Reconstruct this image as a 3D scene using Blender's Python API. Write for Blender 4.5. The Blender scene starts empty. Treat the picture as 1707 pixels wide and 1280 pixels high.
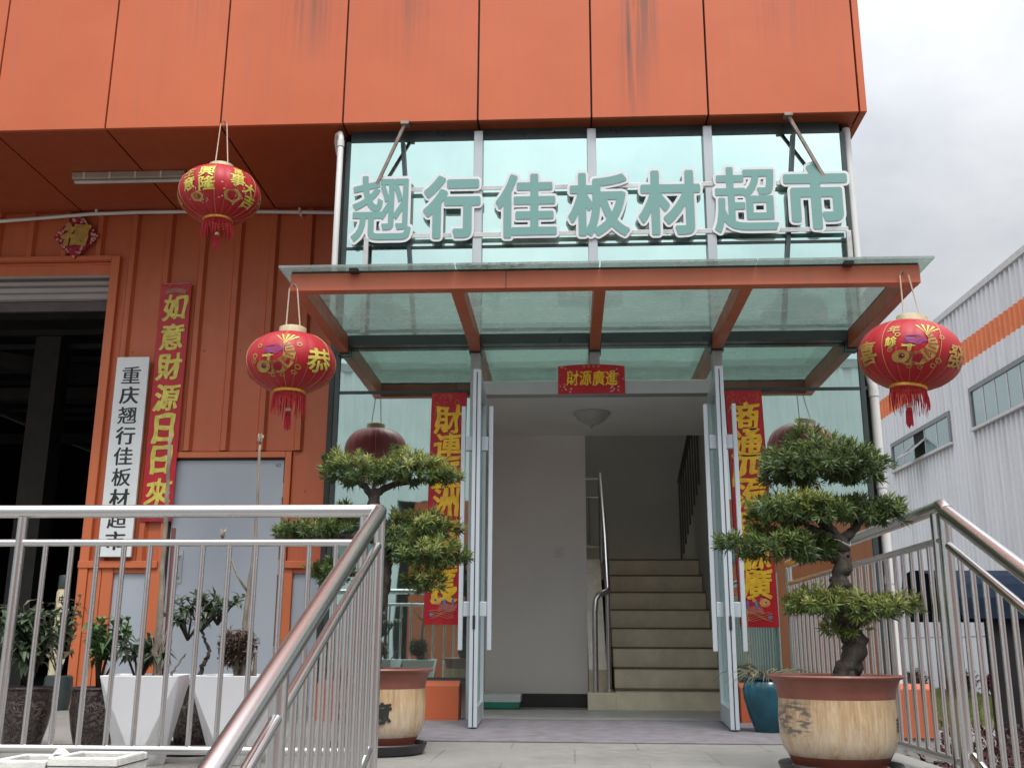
import bpy, bmesh, math, random
import numpy as np
from mathutils import Vector, Matrix, Quaternion, noise as mnoise
R = math.radians
PI = math.pi
sc = bpy.context.scene
col = sc.collection

# ------------------------------------------------------------------ camera
F_PX, PITCH, YAW, ROLL, EYE = 1718.5, 0.2489, 0.05532, 0.00507, 0.48
cp, sp, cy, sy = math.cos(PITCH), math.sin(PITCH), math.cos(YAW), math.sin(YAW)
FWD = Vector((-sy * cp, cy * cp, sp)); RT0 = Vector((cy, sy, 0)); UP0 = RT0.cross(FWD)
RT = math.cos(ROLL) * RT0 + math.sin(ROLL) * UP0
UP = -math.sin(ROLL) * RT0 + math.cos(ROLL) * UP0
CAM = Vector((0, 0, EYE))
cam = bpy.data.cameras.new('camera'); cam.sensor_width = 36; cam.lens = F_PX / 1707 * 36
cam.clip_start = .05; cam.clip_end = 2000
camo = bpy.data.objects.new('camera', cam); col.objects.link(camo)
M = Matrix.Identity(4)
for i in range(3):
    M[i][0] = RT[i]; M[i][1] = UP[i]; M[i][2] = -FWD[i]; M[i][3] = CAM[i]
camo.matrix_world = M
sc.camera = camo

# ------------------------------------------------------------------ light
sc.view_settings.view_transform = 'Standard'; sc.view_settings.look = 'None'
sc.view_settings.exposure = 0.28; sc.view_settings.gamma = 1
try:
    sc.view_settings.use_curve_mapping = False
except Exception:
    pass
sc.cycles.use_denoising = True
sc.cycles.max_bounces = 14; sc.cycles.diffuse_bounces = 9; sc.cycles.transparent_max_bounces = 12; sc.cycles.glossy_bounces = 6
sc.cycles.caustics_reflective = False; sc.cycles.caustics_refractive = False
sc.cycles.sample_clamp_indirect = 6
SUN_EL, SUN_AZ = R(58), R(165)          # azimuth clockwise from +Y: behind the camera, a little to the right
SUN = Vector((math.sin(SUN_AZ) * math.cos(SUN_EL), math.cos(SUN_AZ) * math.cos(SUN_EL), math.sin(SUN_EL)))
w = bpy.data.worlds.new('World'); sc.world = w; w.use_nodes = True
nt = w.node_tree; N = nt.nodes; Lk = nt.links.new
bg = N['Background']; bg.inputs['Strength'].default_value = 0.1
sky = N.new('ShaderNodeTexSky'); sky.sky_type = 'NISHITA'; sky.sun_disc = False
sky.sun_elevation = SUN_EL; sky.sun_rotation = SUN_AZ
tc = N.new('ShaderNodeTexCoord'); sx = N.new('ShaderNodeSeparateXYZ'); Lk(tc.outputs['Generated'], sx.inputs[0])
def wm(op, a, b=None, clamp=False):
    n = N.new('ShaderNodeMath'); n.operation = op; n.use_clamp = clamp
    for k, v in enumerate((a, b)):
        if v is None: continue
        if isinstance(v, (int, float)): n.inputs[k].default_value = v
        else: Lk(v, n.inputs[k])
    return n.outputs[0]
zz = wm('MAXIMUM', sx.outputs[2], 0.0)
den = wm('ADD', zz, 0.35)
cx = N.new('ShaderNodeCombineXYZ'); Lk(wm('DIVIDE', sx.outputs[0], den), cx.inputs[0]); Lk(wm('DIVIDE', sx.outputs[1], den), cx.inputs[1])
cn = N.new('ShaderNodeTexNoise'); cn.inputs['Scale'].default_value = 2.3; cn.inputs['Detail'].default_value = 7; cn.inputs['Roughness'].default_value = .55
Lk(cx.outputs[0], cn.inputs['Vector'])
cr = N.new('ShaderNodeValToRGB'); cr.color_ramp.elements[0].position = .36; cr.color_ramp.elements[1].position = .66
cr.color_ramp.elements[0].color = (5.9, 6.2, 6.7, 1); cr.color_ramp.elements[1].color = (8.5, 8.65, 8.8, 1)
Lk(cn.outputs['Fac'], cr.inputs[0])
gain = wm('ADD', 0.43, wm('MULTIPLY', wm('POWER', zz, 2.0), 2.9))          # overcast: brighter towards the zenith
dp = N.new('ShaderNodeVectorMath'); dp.operation = 'DOT_PRODUCT'; Lk(tc.outputs['Generated'], dp.inputs[0]); dp.inputs[1].default_value = Vector((.22, -.85, .48)).normalized()
glow = wm('ADD', 1.0, wm('MULTIPLY', wm('POWER', wm('MAXIMUM', dp.outputs['Value'], 0.0), 2.5), 0.8))   # thinner cloud round the hidden sun
gain = wm('MULTIPLY', gain, glow)
vm = N.new('ShaderNodeVectorMath'); vm.operation = 'SCALE'; Lk(cr.outputs[0], vm.inputs[0]); Lk(gain, vm.inputs['Scale'])
mx = N.new('ShaderNodeMix'); mx.data_type = 'RGBA'; mx.inputs['Factor'].default_value = .93
Lk(sky.outputs[0], mx.inputs['A']); Lk(vm.outputs[0], mx.inputs['B']); Lk(mx.outputs['Result'], bg.inputs['Color'])
sl = bpy.data.lights.new('sun', 'SUN'); sl.energy = 1.5; sl.angle = R(14); sl.color = (1, .96, .9)
so = bpy.data.objects.new('sun', sl); col.objects.link(so)
so.rotation_euler = SUN.to_track_quat('Z', 'Y').to_euler(); so.location = (0, -5, 12)

# ------------------------------------------------------------------ pixel helpers (photo pixels of 1707x1280)
def ray(x, y): return RT * ((x - 853.5) / F_PX) - UP * ((y - 640) / F_PX) + FWD
def aY(x, y, Y): d = ray(x, y); return CAM + d * (Y / d.y)
def aZ(x, y, Z): d = ray(x, y); return CAM + d * ((Z - EYE) / d.z)
def aX(x, y, X): d = ray(x, y); return CAM + d * (X / d.x)
def aP(x, y, p, n): d = ray(x, y); return CAM + d * ((Vector(p) - CAM).dot(n) / d.dot(n))

# ------------------------------------------------------------------ materials
MATS = {}
class NT:
    def __init__(s, name):
        s.m = bpy.data.materials.new(name); s.m.use_nodes = True; s.t = s.m.node_tree
        s.p = s.t.nodes['Principled BSDF']; s.out = s.t.nodes['Material Output']; MATS[name] = s.m
        s._oc = None
    def n(s, kind, **kw):
        nd = s.t.nodes.new(kind)
        for k, v in kw.items(): setattr(nd, k, v)
        return nd
    def l(s, a, b): s.t.links.new(a, b)
    def setin(s, nd, k, v):
        if hasattr(v, 'is_output') or hasattr(v, 'links'): s.l(v, nd.inputs[k])
        else: nd.inputs[k].default_value = v
    def geo(s):
        if not s._oc: s._oc = s.n('ShaderNodeNewGeometry')
        return s._oc
    def pos(s, scale=(1, 1, 1), off=(0, 0, 0)):
        mp = s.n('ShaderNodeMapping'); mp.inputs['Scale'].default_value = scale; mp.inputs['Location'].default_value = off
        s.l(s.geo().outputs['Position'], mp.inputs[0]); return mp.outputs[0]
    def noise(s, scale=4, detail=4, stretch=(1, 1, 1), rough=.55, off=(0, 0, 0), dist=0):
        nd = s.n('ShaderNodeTexNoise'); nd.inputs['Scale'].default_value = scale; nd.inputs['Detail'].default_value = detail
        nd.inputs['Roughness'].default_value = rough; nd.inputs['Distortion'].default_value = dist
        s.l(s.pos(stretch, off), nd.inputs['Vector']); return nd.outputs['Fac']
    def ramp(s, fac, a, b, ca=(0, 0, 0, 1), cb=(1, 1, 1, 1)):
        r = s.n('ShaderNodeValToRGB'); e = r.color_ramp.elements
        e[0].position = a; e[1].position = b; e[0].color = ca; e[1].color = cb
        s.l(fac, r.inputs[0]); return r.outputs[0]
    def mix(s, fac, a, b, mode='MIX'):
        nd = s.n('ShaderNodeMix', data_type='RGBA', blend_type=mode)
        s.setin(nd, 'Factor', fac)
        for k, v in (('A', a), ('B', b)):
            if isinstance(v, tuple): v = (*v[:3], 1)
            s.setin(nd, k, v)
        return nd.outputs['Result']
    def math(s, op, a, b=0.0, clamp=False):
        nd = s.n('ShaderNodeMath', operation=op, use_clamp=clamp); s.setin(nd, 0, a); s.setin(nd, 1, b); return nd.outputs[0]
    def xyz(s):
        q = s.n('ShaderNodeSeparateXYZ'); s.l(s.geo().outputs['Position'], q.inputs[0]); return q.outputs
    def bump(s, h, strength=.3, dist=.01):
        b = s.n('ShaderNodeBump'); b.inputs['Strength'].default_value = strength; b.inputs['Distance'].default_value = dist
        s.l(h, b.inputs['Height']); return b.outputs[0]
    def base(s, c): s.setin(s.p, 'Base Color', (*c, 1) if isinstance(c, tuple) else c)

def simple(name, c, rough=.5, metal=0., var=.12, scale=6, stretch=(1, 1, 1), bump=0., bscale=40, spec=.5, rv=.1):
    k = NT(name)
    f = k.noise(scale, 5, stretch)
    lo = tuple(x * (1 - var) for x in c); hi = tuple(min(1, x * (1 + var)) for x in c)
    k.base(k.ramp(f, .3, .7, (*lo, 1), (*hi, 1)))
    k.setin(k.p, 'Roughness', k.ramp(k.noise(scale * 2.3, 4, stretch), .3, .7, (max(.02, rough - rv),) * 3 + (1,), (min(1, rough + rv),) * 3 + (1,)))
    k.p.inputs['Metallic'].default_value = metal
    k.p.inputs['Specular IOR Level'].default_value = spec
    if bump: k.l(k.bump(k.noise(bscale, 5), bump, .005), k.p.inputs['Normal'])
    return k.m

# orange composite panels with run-down rain streaks
def orange_panels():
    k = NT('orange_panel')
    st = k.noise(5.5, 6, (3.2, 3.2, .12), .6)
    c = k.ramp(k.noise(.9, 3), .3, .7, (.50, .116, .048, 1), (.56, .138, .060, 1))
    c = k.mix(k.math('MULTIPLY', k.ramp(st, .5, .78), .34), c, (.36, .14, .10))
    x, y, z = k.xyz()
    def band(x0, wd, zlow, zfull, amt):
        a = k.math('SUBTRACT', 1.0, k.math('DIVIDE', k.math('ABSOLUTE', k.math('SUBTRACT', x, x0)), wd), True)
        h = k.math('DIVIDE', k.math('SUBTRACT', z, zlow), zfull - zlow, True)
        s2 = k.ramp(k.noise(16, 4, (2, 2, .05), off=(x0, 0, 0)), .38, .62)
        return k.math('MULTIPLY', k.math('MULTIPLY', k.math('MULTIPLY', a, h), s2), amt, True)
    for args in ((.53, .14, 4.2, 5.0, 1.25), (.66, .08, 4.5, 5.3, .8), (-1.25, .3, 4.7, 5.6, .55), (-2.0, .28, 4.8, 5.5, .75), (-2.9, .3, 4.9, 5.7, .4), (1.7, .45, 4.7, 5.7, .45)):
        c = k.mix(band(*args), c, (.10, .075, .068))
    k.base(c); k.p.inputs['Roughness'].default_value = .5; k.p.inputs['Specular IOR Level'].default_value = .25
    k.l(k.bump(k.noise(1.6, 2), .5, .012), k.p.inputs['Normal'])
orange_panels()
def orange_sheet(name, c):
    k = NT(name)
    st = k.noise(7, 5, (3, 3, .15))
    a = k.ramp(k.noise(1.2, 3), .3, .7, (*[v * .93 for v in c], 1), (*[v * 1.06 for v in c], 1))
    a = k.mix(k.math('MULTIPLY', k.ramp(st, .48, .75), .3), a, tuple(v * .6 + .03 for v in c))
    k.base(a); k.setin(k.p, 'Roughness', k.ramp(k.noise(9, 3), .3, .7, (.36,) * 3 + (1,), (.55,) * 3 + (1,)))
orange_sheet('orange_sheet', (.50, .122, .044))
orange_sheet('orange_trim', (.56, .145, .05))
orange_sheet('orange_soffit_shaded', (.34, .068, .023))  # same orange as the panels, darkened to carry the soffit's shade
orange_sheet('orange_beam', (.46, .115, .05))
simple('dark_gap', (.03, .028, .026), .7)
simple('dark_frame', (.035, .05, .05), .35)
simple('aluminium', (.42, .45, .46), .38, .35, .06, 3, (1, 1, .2))
simple('white_aluminium', (.50, .56, .60), .35, .1, .05, 3, (1, 1, .2))
simple('door_grey', (.36, .40, .45), .42, 0, .05, 1.5, (1, 1, .3))
simple('shutter_grey', (.36, .34, .33), .4, .3, .1, 5, (.2, 1, 1))
simple('pvc_white', (.66, .66, .64), .4, 0, .1, 3, (1, 1, .3))
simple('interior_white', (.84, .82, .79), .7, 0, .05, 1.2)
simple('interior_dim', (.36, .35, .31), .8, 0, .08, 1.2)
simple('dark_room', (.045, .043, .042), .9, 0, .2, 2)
simple('dark_steel', (.10, .09, .085), .5, .4)
simple('hall_stone', (.46, .44, .43), .5, 0, .15, 4)
simple('carpet', (.20, .185, .20), .95, 0, .22, 9, bump=.5, bscale=220)
simple('black_base', (.045, .04, .04), .5)
def planter_white():
    k = NT('plastic_white'); x, y, z = k.xyz()
    lo = k.math('SUBTRACT', 1.0, k.math('DIVIDE', z, .16), True)
    d = k.math('MULTIPLY', lo, k.ramp(k.noise(22, 6, (1, 1, .5), .7), .42, .66)); k.base(k.mix(k.math('MULTIPLY', d, .7), (.87, .88, .91), (.40, .37, .33))); k.p.inputs['Roughness'].default_value = .3
planter_white()
simple('foam_white', (.68, .68, .63), .8, 0, .12, 14, bump=.5, bscale=120)
simple('black_plastic', (.022, .022, .024), .4)
simple('terracotta', (.23, .075, .052), .42, 0, .15, 9)
simple('soil', (.05, .036, .026), .95, 0, .4, 30, bump=1, bscale=90)
simple('gold', (.80, .47, .075), .33, .45, .2, 40)
simple('gold_paint', (.85, .50, .03), .4, .2, .18, 25)
simple('gold_green', (.62, .55, .10), .42, .1, .22, 25)
simple('gold_old', (.46, .29, .07), .5, .1, .25, 25)
simple('cream_cap', (.70, .62, .40), .45, .1, .15, 20)
simple('gold_line', (.55, .33, .12), .5)
simple('pale_motif', (.60, .36, .30), .6, 0, .25, 40)
simple('orange_motif', (.75, .30, .07), .5, 0, .3, 50)
simple('blue_motif', (.07, .2, .42), .5, 0, .3, 50)
simple('purple_motif', (.22, .02, .13), .5)
simple('cord', (.62, .50, .40), .8)
simple('tassel_red', (.50, .018, .035), .7, 0, .3, 60)
simple('couplet_red', (.47, .008, .02), .38, 0, .12, 7)
simple('crimson', (.30, .008, .03), .45, 0, .25, 22)
simple('black_ink', (.018, .018, .02), .5)
def acrylic(nm, c):
    k = NT(nm); k.base(c); k.p.inputs['Roughness'].default_value = .35
    tl = k.n('ShaderNodeBsdfTranslucent'); tl.inputs['Color'].default_value = (*c, 1)
    ms = k.n('ShaderNodeMixShader'); ms.inputs[0].default_value = .25
    k.l(k.p.outputs[0], ms.inputs[1]); k.l(tl.outputs[0], ms.inputs[2]); k.l(ms.outputs[0], k.out.inputs['Surface'])
acrylic('sign_white', (.92, .91, .93)); acrylic('sign_teal', (.23, .44, .405))

simple('plaque_white', (.70, .74, .74), .3, 0, .05, 2)
simple('rail_galv', (.45, .44, .43), .5, .4, .2, 9)
simple('rust_steel', (.30, .24, .20), .6, .3, .3, 20)
simple('bark', (.05, .041, .034), .95, 0, .55, 34, (1, 1, .4), 1, 55)
simple('bark_pale', (.24, .20, .16), .9, 0, .35, 30, (1, 1, .4), .8, 70)
simple('tie_wire', (.45, .44, .40), .5)
simple('teal_glaze', (.012, .075, .105), .16, 0, .4, 6, rv=.05)
simple('stair_tile', (.84, .76, .57), .25, 0, .12, 5, (1, 1, 1))
simple('stair_edge', (.16, .13, .08), .5)
simple('brown_pole', (.16, .06, .05), .7)
simple('far_white', (.90, .90, .90), .6, 0, .05, 1.2)
def cladding(nm, c, amt):
    k = NT(nm); a = k.mix(k.math('MULTIPLY', k.ramp(k.noise(1.3, 6, (2.2, 2.2, .10), .65), .46, .74), amt), c, (.40, .40, .39))
    a = k.mix(k.math('MULTIPLY', k.ramp(k.noise(.35, 4), .4, .7), .25), a, tuple(v * .82 for v in c)); k.base(a); k.p.inputs['Roughness'].default_value = .5
cladding('wall_white', (.70, .705, .725), .5)
simple('orange_band', (.72, .20, .07), .5, 0, .1, 2)
simple('navy_fabric', (.010, .019, .036), .9, 0, .2, 3, spec=.15)
simple('dark_panel', (.018, .017, .019), .8, spec=.2)
simple('roof_trim', (.55, .54, .54), .5)
simple('window_frame', (.22, .225, .23), .4, .3)
simple('inner_paint', (.075, .07, .065), .8)
simple('concrete', (.33, .32, .30), .85, 0, .2, 2, bump=.4, bscale=60)
simple('brass', (.55, .40, .14), .35, .8)
simple('box_green', (.03, .25, .18), .5)
simple('lamp_glass', (.5, .49, .46), .35)
simple('batten', (.36, .31, .24), .5)

def metal():
    k = NT('stainless'); k.base((.66, .66, .655)); k.p.inputs['Metallic'].default_value = 1; k.p.inputs['Roughness'].default_value = .25
    k.l(k.bump(k.noise(420, 2, (1, 1, 1)), .04, .001), k.p.inputs['Normal'])
metal()
def mirror_glass(name, tint, fac, thru, wav, grime=.0):
    k = NT(name)
    gl = k.n('ShaderNodeBsdfGlossy'); gl.inputs['Color'].default_value = (*tint, 1); gl.inputs['Roughness'].default_value = .015
    tr = k.n('ShaderNodeBsdfTransparent'); tr.inputs['Color'].default_value = (*thru, 1)
    h = k.noise(1.1, 2, (1.6, 1, .55))
    k.l(k.bump(h, 1.0, wav), gl.inputs['Normal'])
    ms = k.n('ShaderNodeMixShader'); ms.inputs[0].default_value = fac
    k.l(tr.outputs[0], ms.inputs[1]); k.l(gl.outputs[0], ms.inputs[2])
    res = ms
    if grime:
        df = k.n('ShaderNodeBsdfDiffuse'); df.inputs['Color'].default_value = (.45, .5, .48, 1)
        m2 = k.n('ShaderNodeMixShader'); k.l(k.math('MULTIPLY', k.ramp(k.noise(3, 5, (1, 1, .4)), .35, .75), grime), m2.inputs[0])
        k.l(ms.outputs[0], m2.inputs[1]); k.l(df.outputs[0], m2.inputs[2]); res = m2
    k.l(res.outputs[0], k.out.inputs['Surface'])
mirror_glass('mirror_glass', (.66, .90, .83), .80, (.80, .95, .90), .0018, .12)
mirror_glass('pale_window', (.72, .86, .86), .7, (.3, .42, .4), .001, .25)
mirror_glass('door_glass', (.75, .85, .83), .16, (.80, .88, .86), .0003, .05)
def canopy_glass():
    k = NT('canopy_glass')
    gl = k.n('ShaderNodeBsdfGlossy'); gl.inputs['Color'].default_value = (.8, .9, .86, 1); gl.inputs['Roughness'].default_value = .05
    tr = k.n('ShaderNodeBsdfTransparent'); tr.inputs['Color'].default_value = (.64, .715, .675, 1)
    tl = k.n('ShaderNodeBsdfTranslucent'); df = k.n('ShaderNodeBsdfDiffuse')
    x, y, z = k.xyz()
    edge = k.math('SUBTRACT', 1.0, k.math('DIVIDE', k.math('SUBTRACT', y, 5.72), .55), True)
    blot = k.ramp(k.noise(1.4, 2, (1, .5, 1)), .44, .62)
    fine = k.ramp(k.noise(26, 6, (1, 2.2, 1), .7), .46, .6)
    grime = k.math('MULTIPLY', k.math('MULTIPLY', k.math('POWER', edge, 1.6), blot), fine)
    wash = k.ramp(k.noise(5, 6, (1, 3.5, 1), .65), .3, .72)
    c = k.mix(wash, (.26, .30, .28), (.48, .52, .50)); c = k.mix(grime, c, (.045, .05, .03))
    k.l(c, tl.inputs['Color']); k.l(c, df.inputs['Color'])
    a = k.n('ShaderNodeMixShader'); a.inputs[0].default_value = .35; k.l(tl.outputs[0], a.inputs[1]); k.l(df.outputs[0], a.inputs[2])
    fr = k.math('ADD', .26, k.math('MULTIPLY', wash, .25)); fr = k.math('ADD', fr, k.math('MULTIPLY', grime, .5), True)
    b = k.n('ShaderNodeMixShader'); k.l(fr, b.inputs[0]); k.l(tr.outputs[0], b.inputs[1]); k.l(a.outputs[0], b.inputs[2])
    d = k.n('ShaderNodeMixShader'); d.inputs[0].default_value = .16; k.l(b.outputs[0], d.inputs[1]); k.l(gl.outputs[0], d.inputs[2])
    k.l(d.outputs[0], k.out.inputs['Surface'])
canopy_glass()
def leafmat(name, a, b, c, rough=.38):
    k = NT(name); r = k.n('ShaderNodeValToRGB'); e = r.color_ramp.elements
    e[0].color = (*a, 1); e[1].color = (*c, 1); e[0].position = 0; e[1].position = 1
    m_ = e.new(.62); m_.color = (*b, 1)
    k.l(k.geo().outputs['Random Per Island'], r.inputs[0]); k.base(r.outputs[0])
    k.p.inputs['Roughness'].default_value = rough
    k.p.inputs['Transmission Weight'].default_value = 0
    tl = k.n('ShaderNodeBsdfTranslucent'); k.l(r.outputs[0], tl.inputs['Color'])
    ms = k.n('ShaderNodeMixShader'); ms.inputs[0].default_value = .3
    k.l(k.p.outputs[0], ms.inputs[1]); k.l(tl.outputs[0], ms.inputs[2]); k.l(ms.outputs[0], k.out.inputs['Surface'])
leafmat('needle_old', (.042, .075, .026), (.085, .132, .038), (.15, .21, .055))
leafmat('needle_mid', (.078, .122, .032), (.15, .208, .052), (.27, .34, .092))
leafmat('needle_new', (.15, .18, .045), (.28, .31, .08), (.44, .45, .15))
leafmat('leaf_grey', (.045, .075, .04), (.085, .125, .065), (.16, .20, .12))
leafmat('leaf_green', (.05, .11, .035), (.09, .18, .055), (.20, .34, .08))
leafmat('leaf_red', (.035, .010, .014), (.085, .012, .022), (.045, .05, .02), .7)
leafmat('leaf_crimson', (.16, .01, .03), (.28, .015, .05), (.14, .03, .05))
leafmat('grass_blade', (.10, .14, .04), (.17, .20, .06), (.26, .26, .1))
leafmat('dry_leaf', (.20, .17, .11), (.30, .27, .19), (.22, .26, .13), .8)
leafmat('dry_brown', (.07, .045, .03), (.14, .09, .06), (.20, .15, .10), .8)
leafmat('pale_petal', (.45, .38, .28), (.6, .52, .4), (.3, .35, .2), .7)

def paving():
    k = NT('stone_paving')
    br = k.n('ShaderNodeTexBrick'); br.offset = 0.5; br.inputs['Scale'].default_value = 1
    br.inputs['Brick Width'].default_value = .62; br.inputs['Row Height'].default_value = .62
    br.inputs['Mortar Size'].default_value = .006; br.inputs['Mortar Smooth'].default_value = .3
    br.inputs['Color1'].default_value = (.205, .195, .178, 1); br.inputs['Color2'].default_value = (.235, .222, .20, 1); br.inputs['Mortar'].default_value = (.10, .09, .08, 1)
    k.l(k.pos((1, 1, 1), (.29, .33, 0)), br.inputs['Vector'])
    n1 = k.noise(11, 8, (1, 3, 1), .7); n2 = k.noise(1.6, 4)
    c = k.mix(k.ramp(n1, .35, .68), br.outputs['Color'], (.32, .305, .28), 'MIX')
    c = k.mix(k.math('MULTIPLY', k.ramp(n2, .45, .75), .45), c, (.125, .118, .11))
    k.base(c); k.setin(k.p, 'Roughness', k.ramp(n1, .3, .7, (.45,) * 3 + (1,), (.8,) * 3 + (1,)))
    k.l(k.bump(k.mix(.5, k.noise(60, 5), br.outputs['Fac']), .25, .003), k.p.inputs['Normal'])
paving()
def ground_mat():
    k = NT('yard_ground')
    c = k.ramp(k.noise(.6, 8, (1, 1, 1), .65), .3, .7, (.14, .135, .128, 1), (.22, .212, .20, 1)); k.base(c)
    k.p.inputs['Roughness'].default_value = .9; k.l(k.bump(k.noise(50, 5), .4, .01), k.p.inputs['Normal'])
ground_mat()
def bonsai_pot(name, scene_side):
    k = NT(name)
    st = k.noise(46, 7, (1, 1, .085), .7); f2 = k.ramp(k.noise(75, 5, (1, 1, .16), .7), .5, .68)
    c = k.ramp(st, .32, .7, (.34, .20, .09, 1), (.60, .45, .27, 1)); c = k.mix(k.math('MULTIPLY', f2, .5), c, (.68, .60, .46))
    x, y, z = k.xyz()
    low = k.math('SUBTRACT', 1.0, k.math('DIVIDE', k.math('SUBTRACT', z, .06), .17), True)
    c = k.mix(k.math('MULTIPLY', k.math('MULTIPLY', low, k.ramp(k.noise(14, 6, (1, 1, .4), .7), .35, .62)), .85), c, (.62, .56, .48))
    if scene_side:   # ink landscape glazed on one side
        xm = k.math('SUBTRACT', 1.0, k.math('DIVIDE', k.math('ABSOLUTE', k.math('SUBTRACT', x, .86)), .055), True)
        zm = k.math('SUBTRACT', 1.0, k.math('DIVIDE', k.math('ABSOLUTE', k.math('SUBTRACT', z, .215)), .075), True)
        s = k.math('MULTIPLY', k.ramp(k.noise(22, 7, (.6, 1, 3.2), .75), .46, .52), k.ramp(k.math('MULTIPLY', xm, zm), .0, .25))
        c = k.mix(k.math('MULTIPLY', s, .9), c, (.10, .09, .09))
    k.base(c); k.p.inputs['Roughness'].default_value = .38
bonsai_pot('pot_ochre_scene', True); bonsai_pot('pot_ochre', False)
def dark_glaze():
    k = NT('dark_glaze')
    v = k.n('ShaderNodeTexVoronoi'); v.feature = 'DISTANCE_TO_EDGE'; v.inputs['Scale'].default_value = 26
    k.l(k.pos((1, 1, 1)), v.inputs['Vector'])
    n_ = k.noise(30, 4, dist=1.5)
    lines = k.ramp(k.math('ABSOLUTE', k.math('SUBTRACT', n_, .5)), .012, .04, (1, 1, 1, 1), (0, 0, 0, 1))
    c = k.mix(k.math('MULTIPLY', lines, .55), (.022, .013, .013), (.16, .13, .11)); k.base(c)
    k.p.inputs['Roughness'].default_value = .3; k.l(k.bump(lines, .5, .003), k.p.inputs['Normal'])
dark_glaze()
def lantern_mat():
    k = NT('lantern_silk')
    c = k.ramp(k.noise(3, 4), .3, .7, (.43, .008, .016, 1), (.52, .012, .022, 1)); 
    wv = k.noise(160, 2, (1, 1, .2)); k.base(c); k.p.inputs['Roughness'].default_value = .48
    k.p.inputs['Sheen Weight'].default_value = .08
    k.l(k.bump(wv, .15, .002), k.p.inputs['Normal'])
    tl = k.n('ShaderNodeBsdfTranslucent'); k.l(c, tl.inputs['Color'])
    ms = k.n('ShaderNodeMixShader'); ms.inputs[0].default_value = .12
    k.l(k.p.outputs[0], ms.inputs[1]); k.l(tl.outputs[0], ms.inputs[2]); k.l(ms.outputs[0], k.out.inputs['Surface'])
lantern_mat()

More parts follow.
